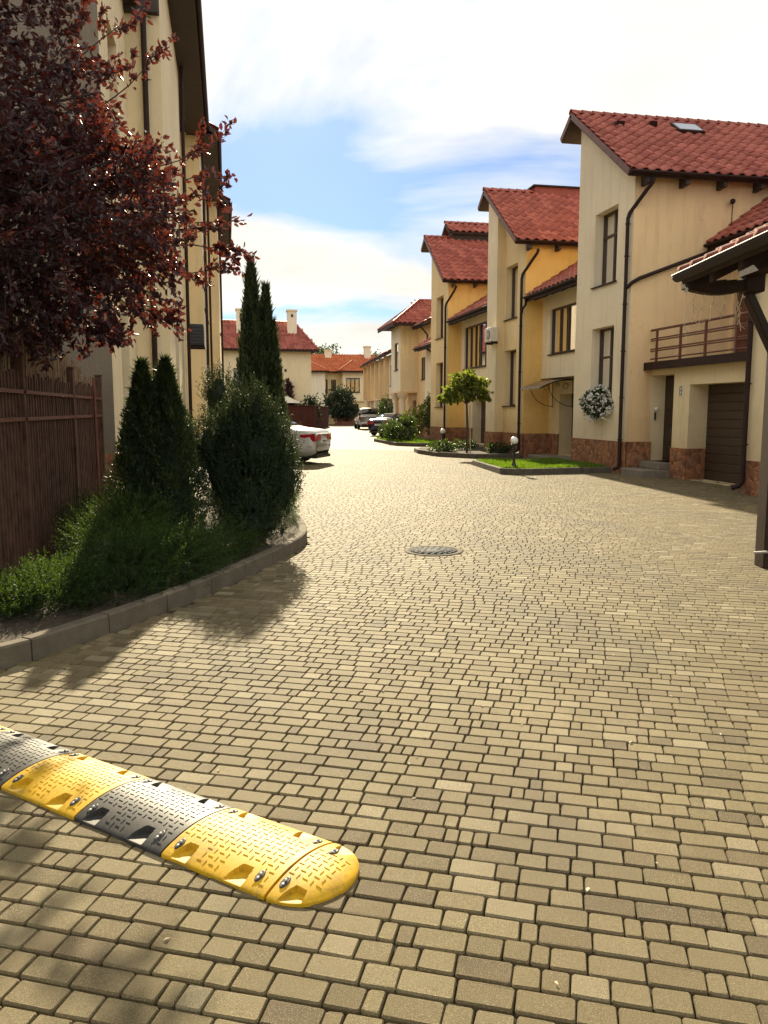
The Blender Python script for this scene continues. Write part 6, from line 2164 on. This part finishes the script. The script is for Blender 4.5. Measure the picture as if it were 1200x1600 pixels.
leafy('dark_tree', (12.3, 88.5, 0), 'dark round tree standing before the end house', [((0, 0, 2.4), (1.5, 1.4, 1.7), 1), ((0.3, 0, 1.4), (1.3, 1.2, 0.9), 0.5)], 3200, (0.22, 0.36), 0.16, 'needle_thuja', 'tree', trunk=[(0, 0, 0), (0, 0, 1.0), (0, 0, 2.0)], tint=(0.25, 0.15))
leafy('climbing_plant', (5.1, 69.6, 0), 'reddish climbing plant on the cream wall of the red roofed house', [((0, 0, 2.4), (0.5, 0.3, 1.6), 1), ((0.25, 0, 3.6), (0.35, 0.25, 0.7), 0.4)], 900, (0.16, 0.26), 0.12, 'leaf_plum', 'plant')
leafy('garden_shrub', (6.7, 68.6, 0), 'dark spiky shrub behind the brown fence', [((0, 0, 1.6), (1.1, 0.6, 1.2), 1)], 900, (0.2, 0.34), 0.1, 'needle_thuja', 'shrub', droop=0.5)
leafy('backdrop_tree', (13.0, 108, 0), 'dark treetop showing over the orange roof ridge', [((0, 0, 8.2), (2.2, 2, 2.0), 1), ((-2.6, 0, 8.8), (1.4, 1.4, 1.6), 0.5)], 2200, (0.28, 0.45), 0.2, 'leaf_bush', 'tree', trunk=[(0, 0, 0), (0, 0, 4), (0, 0, 7.5)], tint=(0.2, 0.1))
leafy('backdrop_tree', (19.5, 112, 0), 'pale thin treetop behind the far right chimney', [((0, 0, 8.6), (2.6, 2, 1.2), 1)], 700, (0.25, 0.4), 0.16, 'leaf_sage', 'tree', trunk=[(0, 0, 0), (0, 0, 4), (0, 0, 8)])
leafy('street_shrub', (11.6, 58.2, 0), 'green shrub before the far terrace', [((0, 0, 1.2), (0.7, 1.2, 1.2), 1)], 1100, (0.13, 0.2), 0.09, 'leaf_bush', tint=(0.4, 0.2))
leafy('street_shrub', (12.4, 63.0, 0), 'tall green shrub in front of the far terrace columns', [((0, 0, 1.3), (0.5, 1.6, 1.3), 1)], 1000, (0.14, 0.22), 0.1, 'leaf_bush', tint=(0.3, 0.2))

# --- white flower basket under the lower window of the nearest house
fb = empty('flower_basket', (10.12, 20.92, 1.88))
tag(fb, 'round basket of white flowers under the nearest house window', 'flower basket')
P, d = blob_points(900, (0, 0, 0), (0.26, 0.66, 0.40), 0.6)
P = P + 0.09 * np.sin(P[:, [1, 2, 0]] * 9.0)
P[:, 0] = np.minimum(P[:, 0], 0.10)
place('leaves', leaves_mesh('leaves', P, d + rng.normal(0, 0.4, (900, 3)), rng.uniform(0.06, 0.1, 900), 0.05, 'leaf_bush', np.clip(rng.normal(0.4, 0.2, 900), 0, 1)), fb)
P, d = blob_points(420, (0, 0, 0), (0.30, 0.70, 0.44), 0.8)
P = P + 0.10 * np.sin(P[:, [1, 2, 0]] * 9.0)
P[:, 2] += np.where(rng.random(420) < 0.25, -0.16 * rng.random(420), 0)
P[:, 0] = np.minimum(P[:, 0], 0.10)
Cs, Ds = [], []
for k in range(5):
    a = k * 2 * math.pi / 5
    t1 = unit(np.cross(d, rng.normal(size=d.shape))); t2 = np.cross(d, t1)
    Cs.append(P); Ds.append(unit(t1 * math.cos(a) + t2 * math.sin(a) + d * 0.35))
o = place('blossoms', leaves_mesh('blossoms', np.vstack(Cs), np.vstack(Ds), 0.05, 0.045, 'petal', np.ones(2100), two=False), fb)
mb = MB(); mb.box(-0.14, 0.10, -0.5, 0.5, -0.22, -0.05); mb.build('planter', 'brown_metal', fb)

# --- lawn grass
def grass(name, poly, n, h, lab, z=0.13):
    xs = [p[0] for p in poly]; ys = [p[1] for p in poly]
    x = rng.uniform(min(xs), max(xs), n * 2); y = rng.uniform(min(ys), max(ys), n * 2)
    ok = in_poly(x, y, poly) & (np.sin(x * 5.3 + 1.2 * np.sin(y * 3.1)) * np.sin(y * 4.1 + x) + rng.normal(0, 0.5, n * 2) > -0.75)
    x, y = x[ok][:n], y[ok][:n]
    m = len(x)
    C = np.c_[x, y, np.full(m, z)]
    D = rng.normal(0, 0.3, (m, 3)); D[:, 2] = 1
    o = place(name, leaves_mesh(name, C, D, rng.uniform(h * 0.45, h * 1.35, m) * (1 + 0.35 * np.sin(x * 3.7) * np.sin(y * 2.9)), 0.022, 'grass_blade', np.clip(rng.normal(0.5, 0.22, m), 0, 1), two=False))
    tag(o, lab, 'grass', None, 'stuff')
grass('grass', [(7.45, 23.6), (7.15, 20.2), (7.45, 19.9), (10.1, 20.1), (10.15, 22.8), (10.1, 23.5)], 16000, 0.075, 'bright short grass of the nearest lawn')
grass('grass', [(8.0, 43.3), (7.8, 42.2), (7.9, 37.1), (8.7, 36.2), (10.1, 36.0), (10.1, 43.3)], 7000, 0.10, 'bright grass of the far bed', 0.11)

# small litter lying on the stones: dry leaves
litm = np_mesh('fallen_leaf', [(0, 0, 0.004), (0.018, 0.009, 0.009), (0.04, 0, 0.005), (0.018, -0.009, 0.006)], [(0, 1, 2, 3)], 'leaf_plum', [0.9] * 4)
lt = []
for k in range(60):
    x, y = random.uniform(-1.2, 3.5), random.uniform(2.0, 8.5)
    lt.append((x, y))
lt = [p for p, i in zip(lt, in_poly(np.array([p[0] for p in lt]), np.array([p[1] for p in lt]), BED)) if not i]
Vl, Fl = [], []
for (x, y) in lt:
    a = random.uniform(0, 6.28); b = len(Vl); s = random.uniform(0.35, 0.8)
    for (u, v, z) in ((0, 0, 0.003), (0.018, 0.009, 0.008), (0.04, 0, 0.004), (0.018, -0.009, 0.005)):
        Vl.append((x + s * (u * math.cos(a) - v * math.sin(a)), y + s * (u * math.sin(a) + v * math.cos(a)), z + 0.001))
    Fl.append((b, b + 1, b + 2, b + 3))
o = place('leaf_litter', np_mesh('leaf_litter', Vl, Fl, 'stake_wood', None))
tag(o, 'tiny dry leaf scraps scattered on the paving', 'litter', None, 'stuff')

# ------------------------------------------------------------------ put each root at its thing's base
for (o, b) in BASES:
    o.location = b
    for ch in o.children:
        ch.matrix_parent_inverse = Matrix.Translation(-b)
